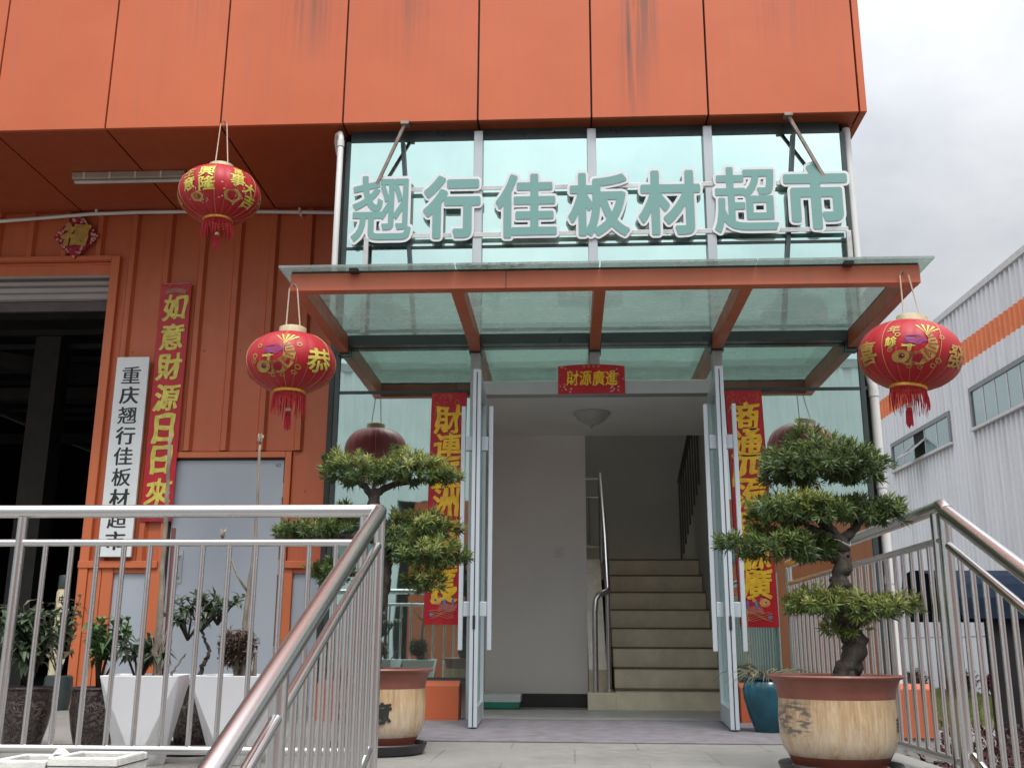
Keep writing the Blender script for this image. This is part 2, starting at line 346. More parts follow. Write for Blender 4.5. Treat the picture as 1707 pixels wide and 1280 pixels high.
# ------------------------------------------------------------------ mesh helpers
ORG = {}
def root_org(o):
    while o is not None and o.name not in ORG: o = o.parent
    return ORG[o.name] if o is not None else Vector((0, 0, 0))
class MB:
    def __init__(s): s.v = []; s.f = []
    def add(s, vs, fs):
        b = len(s.v); s.v.extend([tuple(v) for v in vs]); s.f.extend([[b + i for i in f] for f in fs]); return s
    def box(s, x0, x1, y0, y1, z0, z1):
        x0, x1 = min(x0, x1), max(x0, x1); y0, y1 = min(y0, y1), max(y0, y1); z0, z1 = min(z0, z1), max(z0, z1)
        return s.add([(x0, y0, z0), (x1, y0, z0), (x1, y1, z0), (x0, y1, z0), (x0, y0, z1), (x1, y0, z1), (x1, y1, z1), (x0, y1, z1)],
                     [(0, 3, 2, 1), (4, 5, 6, 7), (0, 1, 5, 4), (1, 2, 6, 5), (2, 3, 7, 6), (3, 0, 4, 7)])
    def obox(s, c, ax, ay, az, hx, hy, hz):
        c = Vector(c); vs = []
        for z in (-1, 1):
            for (x, y) in ((-1, -1), (1, -1), (1, 1), (-1, 1)):
                vs.append(c + ax * (x * hx) + ay * (y * hy) + az * (z * hz))
        return s.add(vs, [(0, 3, 2, 1), (4, 5, 6, 7), (0, 1, 5, 4), (1, 2, 6, 5), (2, 3, 7, 6), (3, 0, 4, 7)])
    def bar(s, a, b, wd, th, up=Vector((0, 0, 1))):
        a, b = Vector(a), Vector(b); d = (b - a); L = d.length; d.normalize()
        x = d.cross(up)
        if x.length < 1e-4: x = d.cross(Vector((0, 1, 0)))
        x.normalize(); y = x.cross(d)
        return s.obox((a + b) / 2, x, d, y, wd / 2, L / 2, th / 2)
    def tube(s, pts, r, n=12, cap=True, closed=False, rough=0.0):
        pts = [Vector(p) for p in pts]; m = len(pts); rr = r if isinstance(r, (list, tuple)) else [r] * m
        ref = None; vs = []
        for i, p in enumerate(pts):
            if closed: t = pts[(i + 1) % m] - pts[i - 1]
            else: t = pts[min(i + 1, m - 1)] - pts[max(i - 1, 0)]
            t.normalize()
            if ref is None:
                ref = t.cross(Vector((0, 0, 1)))
                if ref.length < 1e-3: ref = t.cross(Vector((0, 1, 0)))
                ref.normalize()
            ref = (ref - t * ref.dot(t)).normalized(); q = t.cross(ref)
            for k in range(n):
                a = 2 * PI * k / n; o_ = ref * math.cos(a) + q * math.sin(a)
                g_ = 1 + rough * (mnoise.noise((p + o_ * rr[i]) * 34) + .6 * mnoise.noise((p + o_ * rr[i]) * 90)) if rough else 1
                vs.append(p + o_ * (rr[i] * g_))
        fs = []
        for i in range(m if closed else m - 1):
            j = (i + 1) % m
            for k in range(n):
                k2 = (k + 1) % n; fs.append((i * n + k, i * n + k2, j * n + k2, j * n + k))
        if cap and not closed: fs.append(tuple(range(n))[::-1]); fs.append(tuple((m - 1) * n + k for k in range(n)))
        return s.add(vs, fs)
    def lathe(s, prof, c=(0, 0, 0), n=32, axis=None, capb=False, capt=False, fn=None):
        c = Vector(c); vs = []; m = len(prof)
        for (r, z) in prof:
            for k in range(n):
                a = 2 * PI * k / n; rr = r * (fn(a, z) if fn else 1)
                p = Vector((rr * math.cos(a), rr * math.sin(a), z)); vs.append(c + (axis @ p if axis else p))
        fs = [(i * n + k, i * n + (k + 1) % n, (i + 1) * n + (k + 1) % n, (i + 1) * n + k) for i in range(m - 1) for k in range(n)]
        if capb: fs.append(tuple(range(n))[::-1])
        if capt: fs.append(tuple((m - 1) * n + k for k in range(n)))
        return s.add(vs, fs)
    def disc(s, c, u, v, r, n=14, r2=None):
        c = Vector(c); r2 = r2 or r
        return s.add([c + u * (r * math.cos(2 * PI * k / n)) + v * (r2 * math.sin(2 * PI * k / n)) for k in range(n)], [tuple(range(n))])
    def ring(s, c, u, v, r, w_, n=16):
        c = Vector(c); vs = []
        for rr in (r - w_, r):
            vs += [c + u * (rr * math.cos(2 * PI * k / n)) + v * (rr * math.sin(2 * PI * k / n)) for k in range(n)]
        return s.add(vs, [(k, (k + 1) % n, n + (k + 1) % n, n + k) for k in range(n)])
    def leaf(s, p, d, up, L, W, bend=.25):
        d = d.normalized(); x = d.cross(up)
        if x.length < 1e-3: x = d.cross(Vector((1, .3, 0)))
        x.normalize(); nrm = x.cross(d)
        a = p + d * (L * .45) + nrm * (L * bend * .3); b = p + d * L - nrm * (L * bend * .35)
        return s.add([p, a - x * (W / 2) + nrm * W * .12, a, a + x * (W / 2) + nrm * W * .12, b], [(0, 2, 1), (0, 3, 2), (1, 2, 4), (2, 3, 4)])
    def build(s, name, m, parent=None, smooth=False, bevel=0.0, seg=2, recalc=True):
        o_ = root_org(parent)
        me = bpy.data.meshes.new(name); me.from_pydata([(v[0] - o_.x, v[1] - o_.y, v[2] - o_.z) for v in s.v], [], s.f)
        if recalc:
            bm = bmesh.new(); bm.from_mesh(me); bmesh.ops.recalc_face_normals(bm, faces=bm.faces); bm.to_mesh(me); bm.free()
        if smooth:
            me.polygons.foreach_set('use_smooth', [True] * len(me.polygons))
            if smooth != 'all': me.set_sharp_from_angle(angle=R(38))
        me.materials.append(MATS[m]); me.update()
        o = bpy.data.objects.new(name, me); col.objects.link(o); o.parent = parent
        if bevel:
            b = o.modifiers.new('bevel', 'BEVEL'); b.width = bevel; b.segments = seg; b.limit_method = 'ANGLE'
        return o
def build_each(mb, name, m, parent=None, **kw):
    par = list(range(len(mb.v)))
    def find(a):
        while par[a] != a: par[a] = par[par[a]]; a = par[a]
        return a
    for f in mb.f:
        for q in f[1:]: par[find(q)] = find(f[0])
    gr = {}
    for f in mb.f: gr.setdefault(find(f[0]), []).append(f)
    out = []
    for fs in gr.values():
        ids = sorted({i for f in fs for i in f}); mp = {i: k for k, i in enumerate(ids)}
        q = MB(); q.add([mb.v[i] for i in ids], [[mp[i] for i in f] for f in fs]); out.append(q.build(name, m, parent, **kw))
    return out
def thing(name, label, cat, loc=(0, 0, 0), group=None):
    o = bpy.data.objects.new(name, None); col.objects.link(o); o.location = loc; o.empty_display_size = .1
    o['label'] = label; o['category'] = cat
    if group: o['group'] = group
    ORG[o.name] = Vector(loc); return o
def tag(o, label, cat, group=None, kind=None):
    if label: o['label'] = label
    if cat: o['category'] = cat
    if group: o['group'] = group
    if kind: o['kind'] = kind
    return o
def struct(o): o['kind'] = 'structure'; return o
def B(*a): return MB().box(*a)
X_, Y_, Z_ = Vector((1, 0, 0)), Vector((0, 1, 0)), Vector((0, 0, 1))

# ------------------------------------------------------------------ characters: the font's outline turned into a distance field, so strokes can be thickened cleanly
_seg = {}
def glyph_segments(ch):
    if ch in _seg: return _seg[ch]
    c = bpy.data.curves.new('g', 'FONT'); c.body = ch; c.size = 1; c.resolution_u = 4
    o = bpy.data.objects.new('g', c); col.objects.link(o)
    dg = bpy.context.evaluated_depsgraph_get(); me = bpy.data.meshes.new_from_object(o.evaluated_get(dg))
    cnt = {}
    for p in me.polygons:
        vs = list(p.vertices)
        for a, b in zip(vs, vs[1:] + vs[:1]):
            kx = (min(a, b), max(a, b)); cnt[kx] = cnt.get(kx, 0) + 1
    P_ = np.array([(v.co.x, v.co.y) for v in me.vertices])
    sg = np.array([[P_[a], P_[b]] for (a, b), n in cnt.items() if n == 1])
    bpy.data.objects.remove(o); bpy.data.curves.remove(c); bpy.data.meshes.remove(me)
    mn = sg.reshape(-1, 2).min(0); mxx = sg.reshape(-1, 2).max(0); S = max(mxx - mn)
    sg = (sg - (mn + mxx) / 2) / S
    _seg[ch] = (sg, (mxx - mn) / S); return _seg[ch]
_gl = {}
def glyph(ch, r=0.0, n=72, brush=0.0, seed=0, an=1.0):
    """flat mesh of a character, centred, its longer side = 1, strokes grown by r; brush > 0 makes the strokes swell and waver"""
    key = (ch, r, n, brush, seed, an)
    if key in _gl: return _gl[key]
    sg, ext = glyph_segments(ch)
    h = .5 + r * an + .06; g = np.linspace(-h, h, n); gx, gy = np.meshgrid(g, g)
    qx, qy = gx.copy(), gy.copy(); rr = np.full_like(gx, r)
    if brush:
        rs = np.random.RandomState(abs(hash((ord(ch), seed))) % 99999)
        def sm(f):
            t = np.zeros_like(gx)
            for _ in range(5):
                kx, ky = rs.uniform(-f, f, 2); t += np.sin(kx * gx + ky * gy + rs.uniform(0, 7))
            return t / 5
        qx += brush * .10 * sm(9); qy += brush * .10 * sm(9) - .10 * brush * gx
        qx += -.12 * brush * gy; rr = r * (1 + brush * .95 * sm(14))
    qx = qx / an; sg = sg * np.array([1 / an, 1.0])          # an > 1: upright strokes grow more than level ones
    A = sg[:, 0]; D = sg[:, 1] - A; dd = (D ** 2).sum(1) + 1e-12
    px, py = qx.ravel()[:, None], qy.ravel()[:, None]
    t = np.clip(((px - A[:, 0]) * D[:, 0] + (py - A[:, 1]) * D[:, 1]) / dd, 0, 1)
    dist = np.sqrt(((px - A[:, 0] - t * D[:, 0]) ** 2 + (py - A[:, 1] - t * D[:, 1]) ** 2).min(1))
    y0, y1 = A[:, 1], A[:, 1] + D[:, 1]
    cr_ = ((y0 <= py) != (y1 <= py)) & (px < A[:, 0] + (py - y0) / np.where(np.abs(y1 - y0) < 1e-12, 1e-12, y1 - y0) * D[:, 0])
    ins = cr_.sum(1) % 2 == 1
    f = (np.where(ins, -dist, dist)).reshape(n, n) - rr
    f[0, :] = f[-1, :] = f[:, 0] = f[:, -1] = 1
    f = np.where(np.abs(f) < 1e-6, 1e-6, f)
    vid = {}; V = []; Fc = []
    def corner(i, j):
        k_ = (i, j)
        if k_ not in vid: vid[k_] = len(V); V.append((g[j], g[i]))
        return vid[k_]
    def edge(i, j, i2, j2):
        k_ = (min((i, j), (i2, j2)), max((i, j), (i2, j2)))
        if k_ not in vid:
            a, b = f[k_[0]], f[k_[1]]; t_ = min(.98, max(.02, a / (a - b))); (ia, ja), (ib, jb) = k_
            vid[k_] = len(V); V.append((g[ja] + (g[jb] - g[ja]) * t_, g[ia] + (g[ib] - g[ia]) * t_))
        return vid[k_]
    neg = f < 0
    act = neg[:-1, :-1] | neg[1:, :-1] | neg[:-1, 1:] | neg[1:, 1:]
    for i, j in zip(*np.nonzero(act)):
        cs = ((i, j), (i, j + 1), (i + 1, j + 1), (i + 1, j)); poly = []
        for a, b in zip(cs, cs[1:] + cs[:1]):
            if neg[a]: poly.append(corner(*a))
            if neg[a] != neg[b]: poly.append(edge(*a, *b))
        if len(poly) >= 3: Fc.append(tuple(poly))
    _gl[key] = (V, Fc); return _gl[key]
def put_glyph(mb, ch, mapf, r=0.0, n=72, brush=0.0, depth=None, seed=0, an=1.0):
    """mapf(u, v, d) -> point; depth adds side walls and pushes the face forward"""
    V, Fc = glyph(ch, r, n, brush, seed, an)
    if depth is None:
        mb.add([mapf(u, v, 0) for u, v in V], Fc); return
    cnt = {}
    for fc in Fc:
        for a, b in zip(fc, fc[1:] + fc[:1]):
            cnt[(a, b)] = cnt.get((a, b), 0) + 1
    m = len(V); vs = [mapf(u, v, depth) for u, v in V] + [mapf(u, v, 0) for u, v in V]
    fs = list(Fc) + [(b, a, a + m, b + m) for (a, b) in cnt if (b, a) not in cnt]
    mb.add(vs, fs)
def flat_map(c, s, ux=X_, uz=Z_, nrm=-Y_):
    c = Vector(c); sx_, sz_ = s if isinstance(s, tuple) else (s, s)
    return lambda u, v, d: c + ux * (u * sx_) + uz * (v * sz_) + nrm * d

random.seed(7)
# ================================================================== SETTING: ground, terrace, stairs
GZ = -1.1
struct(MB().add([(-400, -400, GZ), (400, -400, GZ), (400, 400, GZ), (-400, 400, GZ)], [(0, 1, 2, 3)]).build('ground', 'yard_ground'))
tb = MB()
tb.box(-9.5, -.78, 2.9, 4.0, GZ, 0); tb.box(-9.5, 1.56, 4.0, 8.66, GZ, 0)
struct(tb.build('terrace', 'stone_paving', bevel=.012))
st = MB()
for i in range(8):
    st.box(-.78, 1.56, 4.0 - .32 * (i + 1), 4.0 - .32 * i, GZ, -.1375 * (i + 1) + .004 * 0)
struct(st.build('entrance_steps', 'stone_paving', bevel=.01))
struct(B(-.78, 1.56, 8.66, 8.9, -.5, -.002).build('threshold', 'concrete'))

# ================================================================== THE SHOP BUILDING
YG, YW, YF, ZS = 7.2, 8.63, 7.05, 4.337
bld = thing('shop_building', 'orange panelled shop building with mirrored glass entrance bay and dark loading bay', 'building', (0, 8, 0))
# body: closed shell behind the skins
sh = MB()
for z0, z1, xr, ya in ((6.62, 6.75, 2.20, 7.085), (ZS + .032, ZS + .12, 2.15, 7.6)):   # roof and upper floor, with an added, unseen opening that brightens the stairwell
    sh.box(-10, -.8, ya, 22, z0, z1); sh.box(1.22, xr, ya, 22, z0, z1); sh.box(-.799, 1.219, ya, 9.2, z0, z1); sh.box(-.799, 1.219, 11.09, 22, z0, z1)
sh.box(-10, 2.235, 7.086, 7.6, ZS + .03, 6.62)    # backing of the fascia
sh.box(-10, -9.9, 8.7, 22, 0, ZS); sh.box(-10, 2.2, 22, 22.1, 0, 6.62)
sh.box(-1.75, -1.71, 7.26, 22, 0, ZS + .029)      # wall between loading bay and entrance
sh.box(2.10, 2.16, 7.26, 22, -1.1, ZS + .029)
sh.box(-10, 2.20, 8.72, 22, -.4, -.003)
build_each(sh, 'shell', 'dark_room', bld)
seams = [-8.0, -7.1, -6.22, -5.34, -4.45, -3.55, -2.644, -1.695, -.662, .199, 1.072, 2.185]
for a, b in zip(seams, seams[1:]):
    B(a + .007, b - .007, YF, YF + .03, ZS, 6.62).build('fascia_panel', 'orange_panel', bld, bevel=.003)
    if b <= -1.6: B(a + .007, b - .007, YF + .032, YW - .02, ZS, ZS + .025).build('soffit_panel', 'orange_soffit_shaded', bld, bevel=.002)
    else: B(a + .007, b - .007, YF + .032, YG + .04, ZS, ZS + .025).build('soffit_panel', 'orange_soffit_shaded', bld, bevel=.002)
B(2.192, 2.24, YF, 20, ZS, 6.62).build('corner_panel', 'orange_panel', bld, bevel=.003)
B(2.112, 2.186, YG + .045, 20, ZS, ZS + .025).build('soffit_panel', 'orange_soffit_shaded', bld)
# ribbed orange wall left of the glass
def ribbed(x0, x1, z0, z1, ribs, y=YW, d=.036):
    ribs = sorted(r for r in ribs if x0 + .05 < r < x1 - .05); pf = [(x0, y)]
    for r in ribs: pf += [(r - .045, y), (r - .022, y - d), (r + .022, y - d), (r + .045, y)]
    pf.append((x1, y)); n = len(pf); mb = MB()
    mb.add([(x, yy, z0) for x, yy in pf] + [(x, yy, z1) for x, yy in pf], [(i, i + 1, n + i + 1, n + i) for i in range(n - 1)])
    mb.add([(x0, y + .04, z0), (x1, y + .04, z0), (x1, y + .04, z1), (x0, y + .04, z1)], [(0, 1, 2, 3)])
    return mb
RB = [-3.94 + .324 * i for i in range(-16, 8)]
wl = ribbed(-4.05, -1.70, 2.10, ZS + .02, RB); 
wl.add(*(lambda m: (m.v, m.f))(ribbed(-4.05, -3.46, 1.16, 2.10, RB))); wl.add(*(lambda m: (m.v, m.f))(ribbed(-2.36, -1.70, 1.16, 2.10, RB)))
wl.add(*(lambda m: (m.v, m.f))(ribbed(-9.9, -4.05, 3.90, ZS + .02, RB)))
wall = wl.build('ribbed_wall', 'orange_sheet', bld)
sw = MB()
for zr in (3.0, 1.75):
    for r in RB:
        if -4 < r < -1.7 and (zr > 2.2 or r + .075 < -3.5 or r + .075 > -2.33): sw.lathe([(.011, 0), (.008, .007), (0, .009)], (r + .075, YW, zr + .004), 8, Matrix.Rotation(PI / 2, 3, 'X'))
sw.build('screw', 'rust_steel', wall)
# loading bay opening: trim, roller shutter
tr_ = MB(); tr_.box(-4.125, -4.045, YW - .045, YW + .02, 0, 3.90); tr_.box(-9.9, -4.126, YW - .045, YW + .02, 3.865, 3.905)
tr_.box(-4.125, -4.095, YW + .021, YW + .28, 0, 3.864); tr_.box(-9.9, -4.126, YW + .021, YW + .28, 3.84, 3.864)
tr_.box(-9.9, -4.127, YW + .02, YW + .028, 3.74, 3.839)
build_each(tr_, 'loading_bay_trim', 'orange_trim', bld, bevel=.004)
sr = MB(); pf = []
for i in range(0, 27):
    z = 3.80 - .26 * i / 26; pf.append((YW + .16 + .022 * abs(math.sin(PI * i / 6.5)), z))
n_ = len(pf); sr.add([(-9.8, y, z) for y, z in pf] + [(-4.127, y, z) for y, z in pf], [(i, i + 1, n_ + i + 1, n_ + i) for i in range(n_ - 1)])
shut = sr.build('roller_shutter', 'shutter_grey', bld, smooth=True)
B(-9.8, -4.127, YW + .15, YW + .20, 3.44, 3.535).build('bottom_bar', 'dark_steel', shut, bevel=.006)
# base zone: ledge, posts, grey panels, side door
ld = MB(); ld.box(-4.13, -3.45, YW - .055, YW + .02, 1.10, 1.16); ld.box(-2.37, -1.71, YW - .055, YW + .02, 1.10, 1.16)
build_each(ld, 'ledge', 'orange_trim', bld, bevel=.005)
ps = MB()
for a, b in ((-4.043, -3.93), (-3.925, -3.83), (-3.52, -3.45), (-2.37, -2.30), (-1.95, -1.72)): ps.box(a, b, YW - .03, YW + .02, 0, 1.099)
ps.box(-4.043, -3.45, YW - .02, YW + .02, 1.06, 1.099); ps.box(-2.37, -1.72, YW - .022, YW + .018, 1.06, 1.098)
build_each(ps, 'base_post', 'orange_trim', bld, bevel=.004)
B(-3.829, -3.521, YW, YW + .03, 0, 1.06).build('base_panel', 'door_grey', bld)
B(-2.299, -1.951, YW, YW + .03, 0, 1.06).build('base_panel', 'door_grey', bld)
df = MB(); df.box(-3.455, -3.40, YW - .03, YW + .05, 0, 2.09); df.box(-2.42, -2.365, YW - .03, YW + .05, 0, 2.09); df.box(-3.40, -2.42, YW - .03, YW + .05, 2.04, 2.09)
build_each(df, 'side_door_frame', 'orange_trim', bld, bevel=.004)
sd = B(-3.385, -2.435, YW + .012, YW + .05, .01, 2.025).build('side_door', 'door_grey', bld, bevel=.006)
dg_ = MB(); dg_.box(-3.398, -3.386, YW, YW + .05, 0, 2.038); dg_.box(-2.434, -2.422, YW, YW + .05, 0, 2.038); dg_.box(-3.386, -2.434, YW, YW + .05, 2.026, 2.038)
build_each(dg_, 'door_seal', 'dark_gap', sd)
hd = MB(); hd.tube([(-3.28, YW + .01, 1.02), (-3.28, YW - .04, 1.03), (-3.28, YW - .045, 1.12), (-3.28, YW - .04, 1.2), (-3.28, YW + .01, 1.21)], .009, 8)
hd.box(-3.305, -3.255, YW + .004, YW + .012, .98, 1.25); hd.lathe([(.016, 0), (.016, .02)], (-3.28, YW + .012, .86), 12, Matrix.Rotation(PI / 2, 3, 'X'), capt=True)
hd.build('handle', 'aluminium', sd, smooth=True)
dn = MB(); put_glyph(dn, '4', flat_map((-2.50, YW + .0105, 1.975), .03)); put_glyph(dn, '0', flat_map((-2.475, YW + .0105, 1.975), .03)); dn.build('door_number', 'black_ink', sd)
hg = MB()
for z in (.35, 1.05, 1.7): hg.tube([(-2.43, YW + .0, z), (-2.43, YW, z + .12)], .009, 8)
build_each(hg, 'hinge', 'aluminium', sd)

# ---- curtain wall of mirrored glass
MX = [-1.672, -.662, .199, 1.072, 2.085]
ml = []
for i, x in enumerate(MX):
    if i in (0, 4):
        B(x - .018, x + .018, YG - .012, YG + .05, .26, 4.25).build('mullion', 'dark_frame', bld, bevel=.003)
    elif i == 2:
        B(x - .034, x + .034, YG - .055, YG + .06, 2.33, 4.30).build('mullion', 'aluminium', bld, bevel=.004)
    else:
        B(x - .034, x + .034, YG - .055, YG + .06, 0, 4.30).build('mullion', 'aluminium', bld, bevel=.004)
def bays():
    for i in range(4): yield i, MX[i] + (.0185 if i == 0 else .0345), MX[i + 1] - (.0185 if i == 3 else .0345)
for i, a, b in bays():
    rows = [(3.385, 4.245), (2.735, 3.36)]
    rows += [(2.325, 2.71)] if i in (1, 2) else [(2.27, 2.71), (.275, 2.245)]
    for z0, z1 in rows:
        MB().add([(a, YG, z0), (b, YG, z0), (b, YG, z1), (a, YG, z1)], [(0, 1, 2, 3)]).build('glass_pane', 'mirror_glass', bld, recalc=False)
    tm = MB(); tm.box(a, b, YG - .006, YG + .04, 4.246, ZS + .02); tm.box(a, b, YG - .005, YG + .04, 3.361, 3.384)
    tm.box(a, b, YG - .005, YG + .04, 2.711, 2.734)
    if i in (0, 3): tm.box(a, b, YG - .005, YG + .04, 2.246, 2.269); tm.box(a, b, YG - .02, YG + .04, .25, .274)
    build_each(tm, 'transom', 'dark_frame', bld)
# plinth boxes
for a, b, yb, z0 in ((-1.69, -.735, YG + .05, 0), (1.11, 2.36, YG + .05, -.08)):
    mb = B(a, b, YG - .115, yb, z0, .222); mb.add([(a, YG - .115, .2225), (b, YG - .115, .2225), (b, YG - .02, .255), (a, YG - .02, .255)], [(0, 1, 2, 3)])
    mb.build('plinth', 'orange_panel', bld, bevel=.004)
B(1.57, 2.34, YG - .10, YG + .05, GZ, -.081).build('foundation', 'concrete', bld)
# door head and open leaves
B(-.627, 1.037, YG - .05, YG + .06, 2.222, 2.322).build('door_head', 'aluminium', bld, bevel=.004)
def leaf_door(hx, ex, ey, sgn):
    h = Vector((hx, YG - .06, 0)); e = Vector((ex, ey, 0)); d = (e - h).normalized(); nn = Vector((d.y, -d.x, 0)); L = (e - h).length
    fr = MB(); hw = .026
    def bx(s0, s1, z0, z1, t=hw): fr.obox(h + d * ((s0 + s1) / 2) + Z_ * ((z0 + z1) / 2), d, nn, Z_, (s1 - s0) / 2, t, (z1 - z0) / 2)
    bx(0, .06, .015, 2.20); bx(L - .06, L, .015, 2.20); bx(.06, L - .06, 2.13, 2.20, .024); bx(.06, L - .06, .015, .13, .024)
    dr = fr.build('entrance_door', 'white_aluminium', bld, bevel=.004)
    gk = MB(); gk.obox(h + d * L / 2 + Z_ * 1.13, d, nn, Z_, L / 2 - .06, .004, 1.0); gk.build('door_glass', 'door_glass', dr)
    gs = MB(); gs.obox(h + d * (L + .0015) + Z_ * 1.1, d, nn, Z_, .0015, .003, 1.08); gs.build('edge_seal', 'dark_gap', dr)
    for s_ in (-1, 1):
        hb = MB(); c = h + d * (L - .10) + nn * (s_ * .088)
        hb.obox(c + Z_ * 1.215, d, nn, Z_, .017, .014, .76)
        for z in (.70, 1.73): hb.obox(h + d * (L - .10) + nn * (s_ * .05) + Z_ * z, d, nn, Z_, .022, .022, .045)
        hb.build('pull_handle', 'white_aluminium', dr, bevel=.004)
    lk = MB(); lk.obox(h + d * (L + .004) + Z_ * .62, d, nn, Z_, .002, .008, .04); lk.build('lock', 'black_ink', dr)
    return h, d, nn, L
DL = leaf_door(-.600, -.575, 6.36, 1); DR = leaf_door(1.010, .955, 6.34, -1)

# ---- entrance hall seen through the door
IC = 2.262
hl = MB()
hl.box(-.80, .150, 8.85, 8.97, .105, 2.9); hl.box(-.80, -.70, YG + .08, 8.85, 0, 2.4)
build_each(hl, 'hall_wall', 'interior_white', bld)
B(-.699, .149, 8.838, 8.86, .0, .104).build('skirting', 'black_base', bld)
B(-.80, 1.30, YG + .062, 8.86, IC, IC + .1).build('hall_ceiling', 'interior_white', bld)
wr = MB(); wr.box(1.22, 1.30, YG + .08, 11.2, 0, 6.6); wr.box(-.9, 1.219, 11.1, 11.2, 0, 6.6); wr.box(-.9, -.8, 8.98, 11.099, 0, 6.6); wr.box(-.9, 1.219, 9.1, 9.19, ZS + .13, 6.6)  # carried up to line the added light opening in the roof
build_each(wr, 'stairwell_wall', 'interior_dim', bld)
stp = MB(); edg = MB()
for i in range(8):
    stp.box(.36, 1.215, 8.45 + .2 * i, 8.47 + .2 * (i + 1), .16 * i, .16 * (i + 1) - .012)
    edg.box(.36, 1.215, 8.438 + .2 * i, 8.46 + .2 * (i + 1), .16 * (i + 1) - .011, .16 * (i + 1))
stp.box(-.75, 1.215, 10.07, 11.09, 1.1, 1.26)
stp.box(.14, .36, 8.46, 8.75, 0, .13)
stc = stp.build('staircase', 'stair_tile', bld, bevel=.002); build_each(edg, 'stair_nosing', 'stair_edge', stc)
MB().add([(.155, 8.75, 0), (.30, 8.75, 0), (.30, 10.07, 0), (.155, 10.07, 0), (.155, 8.75, .30), (.30, 8.75, .30), (.30, 10.07, 1.30), (.155, 10.07, 1.30)],
         [(0, 3, 2, 1), (4, 5, 6, 7), (0, 1, 5, 4), (1, 2, 6, 5), (2, 3, 7, 6), (3, 0, 4, 7)]).build('stair_stringer', 'stair_tile', stc)
hr = MB()
hr.tube([(.315, 8.62, .93), (.32, 9.2, 1.42), (.315, 10.02, 2.1), (.315, 10.06, 2.12)], .024, 12)
hr.tube([(.315, 8.62, .93), (.305, 8.58, .915), (.24, 8.54, .89), (.215, 8.53, .85), (.205, 8.52, .75), (.205, 8.52, .01)], .024, 12)
hr.tube([(.315, 8.64, .13), (.315, 8.64, .93)], .02, 12); hr.lathe([(.042, 0), (.042, .02), (.02, .025)], (.315, 8.64, .131), 16, capt=False)
hr.tube([(.315, 10.06, 1.26), (.315, 10.06, 2.13)], .024, 10)
for z in (2.08, 1.9, 1.42): hr.tube([(.315, 10.06, z), (-.74, 10.06, z)], .014, 8)
for i in range(6): hr.tube([(.2 - .15 * i, 10.06, 1.42), (.2 - .15 * i, 10.06, 1.9)], .009, 8)
hr.build('handrail', 'stainless', bld, smooth=True)
ub = MB(); ub.bar((1.09, 10.15, 2.05), (1.20, 9.3, 2.75), .04, .03)
for i in range(9):
    y = 10.15 - .095 * i; ub.tube([(1.09 + .012 * i, y, 1.27 + .08 * i), (1.09 + .012 * i, y, 2.05 + .078 * i)], .009, 8)
ub.build('upper_banister', 'dark_steel', bld)
mb = B(-.12, -.045, 8.840, 8.85, 1.215, 1.29); mb.lathe([(.016, 0), (.016, .004)], (-.0825, 8.8395, 1.2525), 14, Matrix.Rotation(PI / 2, 3, 'X'), capt=True)
mb.build('wall_switch', 'plaque_white', bld, bevel=.002)
struct(B(-.74, 1.215, YG + .09, 8.449, -.3, .001).build('hall_floor', 'hall_stone'))
# ---- dark warehouse interior seen through the loading bay
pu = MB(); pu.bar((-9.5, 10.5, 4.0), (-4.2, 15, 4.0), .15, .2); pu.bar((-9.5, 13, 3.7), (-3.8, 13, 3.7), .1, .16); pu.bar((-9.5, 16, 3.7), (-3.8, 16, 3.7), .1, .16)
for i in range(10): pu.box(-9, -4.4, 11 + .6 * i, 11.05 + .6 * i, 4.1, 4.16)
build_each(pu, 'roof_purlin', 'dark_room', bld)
B(-6.62, -6.30, 12, 12.3, 0, 4.2).build('inner_column', 'inner_paint', bld)
mb = MB(); mb.lathe([(.0, 0), (.08, .012), (.14, .04), (.15, .06)], (-5.35, 10.0, 3.98), 24); mb.tube([(-5.35, 10, 4.03), (-5.35, 10, 4.3)], .01, 6)
mb.build('pendant_lamp', 'pvc_white', bld, smooth=True)

# ================================================================== ENTRANCE CANOPY
can = thing('entrance_canopy', 'glass entrance canopy on orange steel beams over the open doors', 'canopy', (.2, 7.15, 2.6))
B(-1.665, 2.065, 5.80, 5.875, 2.545, 2.655).build('front_beam', 'orange_beam', can, bevel=.004)
jn = MB()
for x in (-.36, ): jn.box(x - .002, x + .002, 5.7985, 5.80, 2.546, 2.654)
jn.build('beam_joint', 'dark_gap', can)
for x in (-1.625, -.662, .199, 1.072, 2.025):
    B(x - .036, x + .036, 5.8755, 7.14, 2.545, 2.655).build('side_beam', 'orange_beam', can, bevel=.004)
    B(x - .045, x + .045, 7.1405, 7.19, 2.53, 2.665).build('wall_bracket', 'dark_frame', can)
gx = [-1.725, -.662, .199, 1.12, 2.135]
for a, b in zip(gx, gx[1:]):
    B(a + .004, b - .004, 5.73, 7.185, 2.669, 2.683).build('canopy_pane', 'canopy_glass', can)
for a, b in ((-1.588, -.70), (-.624, .161), (.237, 1.034), (1.110, 1.988)): B(a, b, 7.115, 7.188, 2.592, 2.667).build('rear_channel', 'dark_frame', can, bevel=.003)
gk = MB(); gk.box(-1.66, 2.06, 5.802, 5.873, 2.6555, 2.6685)
for x in (-1.625, -.662, .199, 1.072, 2.025): gk.box(x - .03, x + .03, 5.88, 7.14, 2.6555, 2.6685)
gk.build('gasket', 'dark_gap', can)
ct = MB()
for x in (-1.30, 1.62): ct.box(x, x + .055, 5.745, 5.80, 2.645, 2.6685)
build_each(ct, 'glass_clip', 'dark_gap', can, bevel=.004)

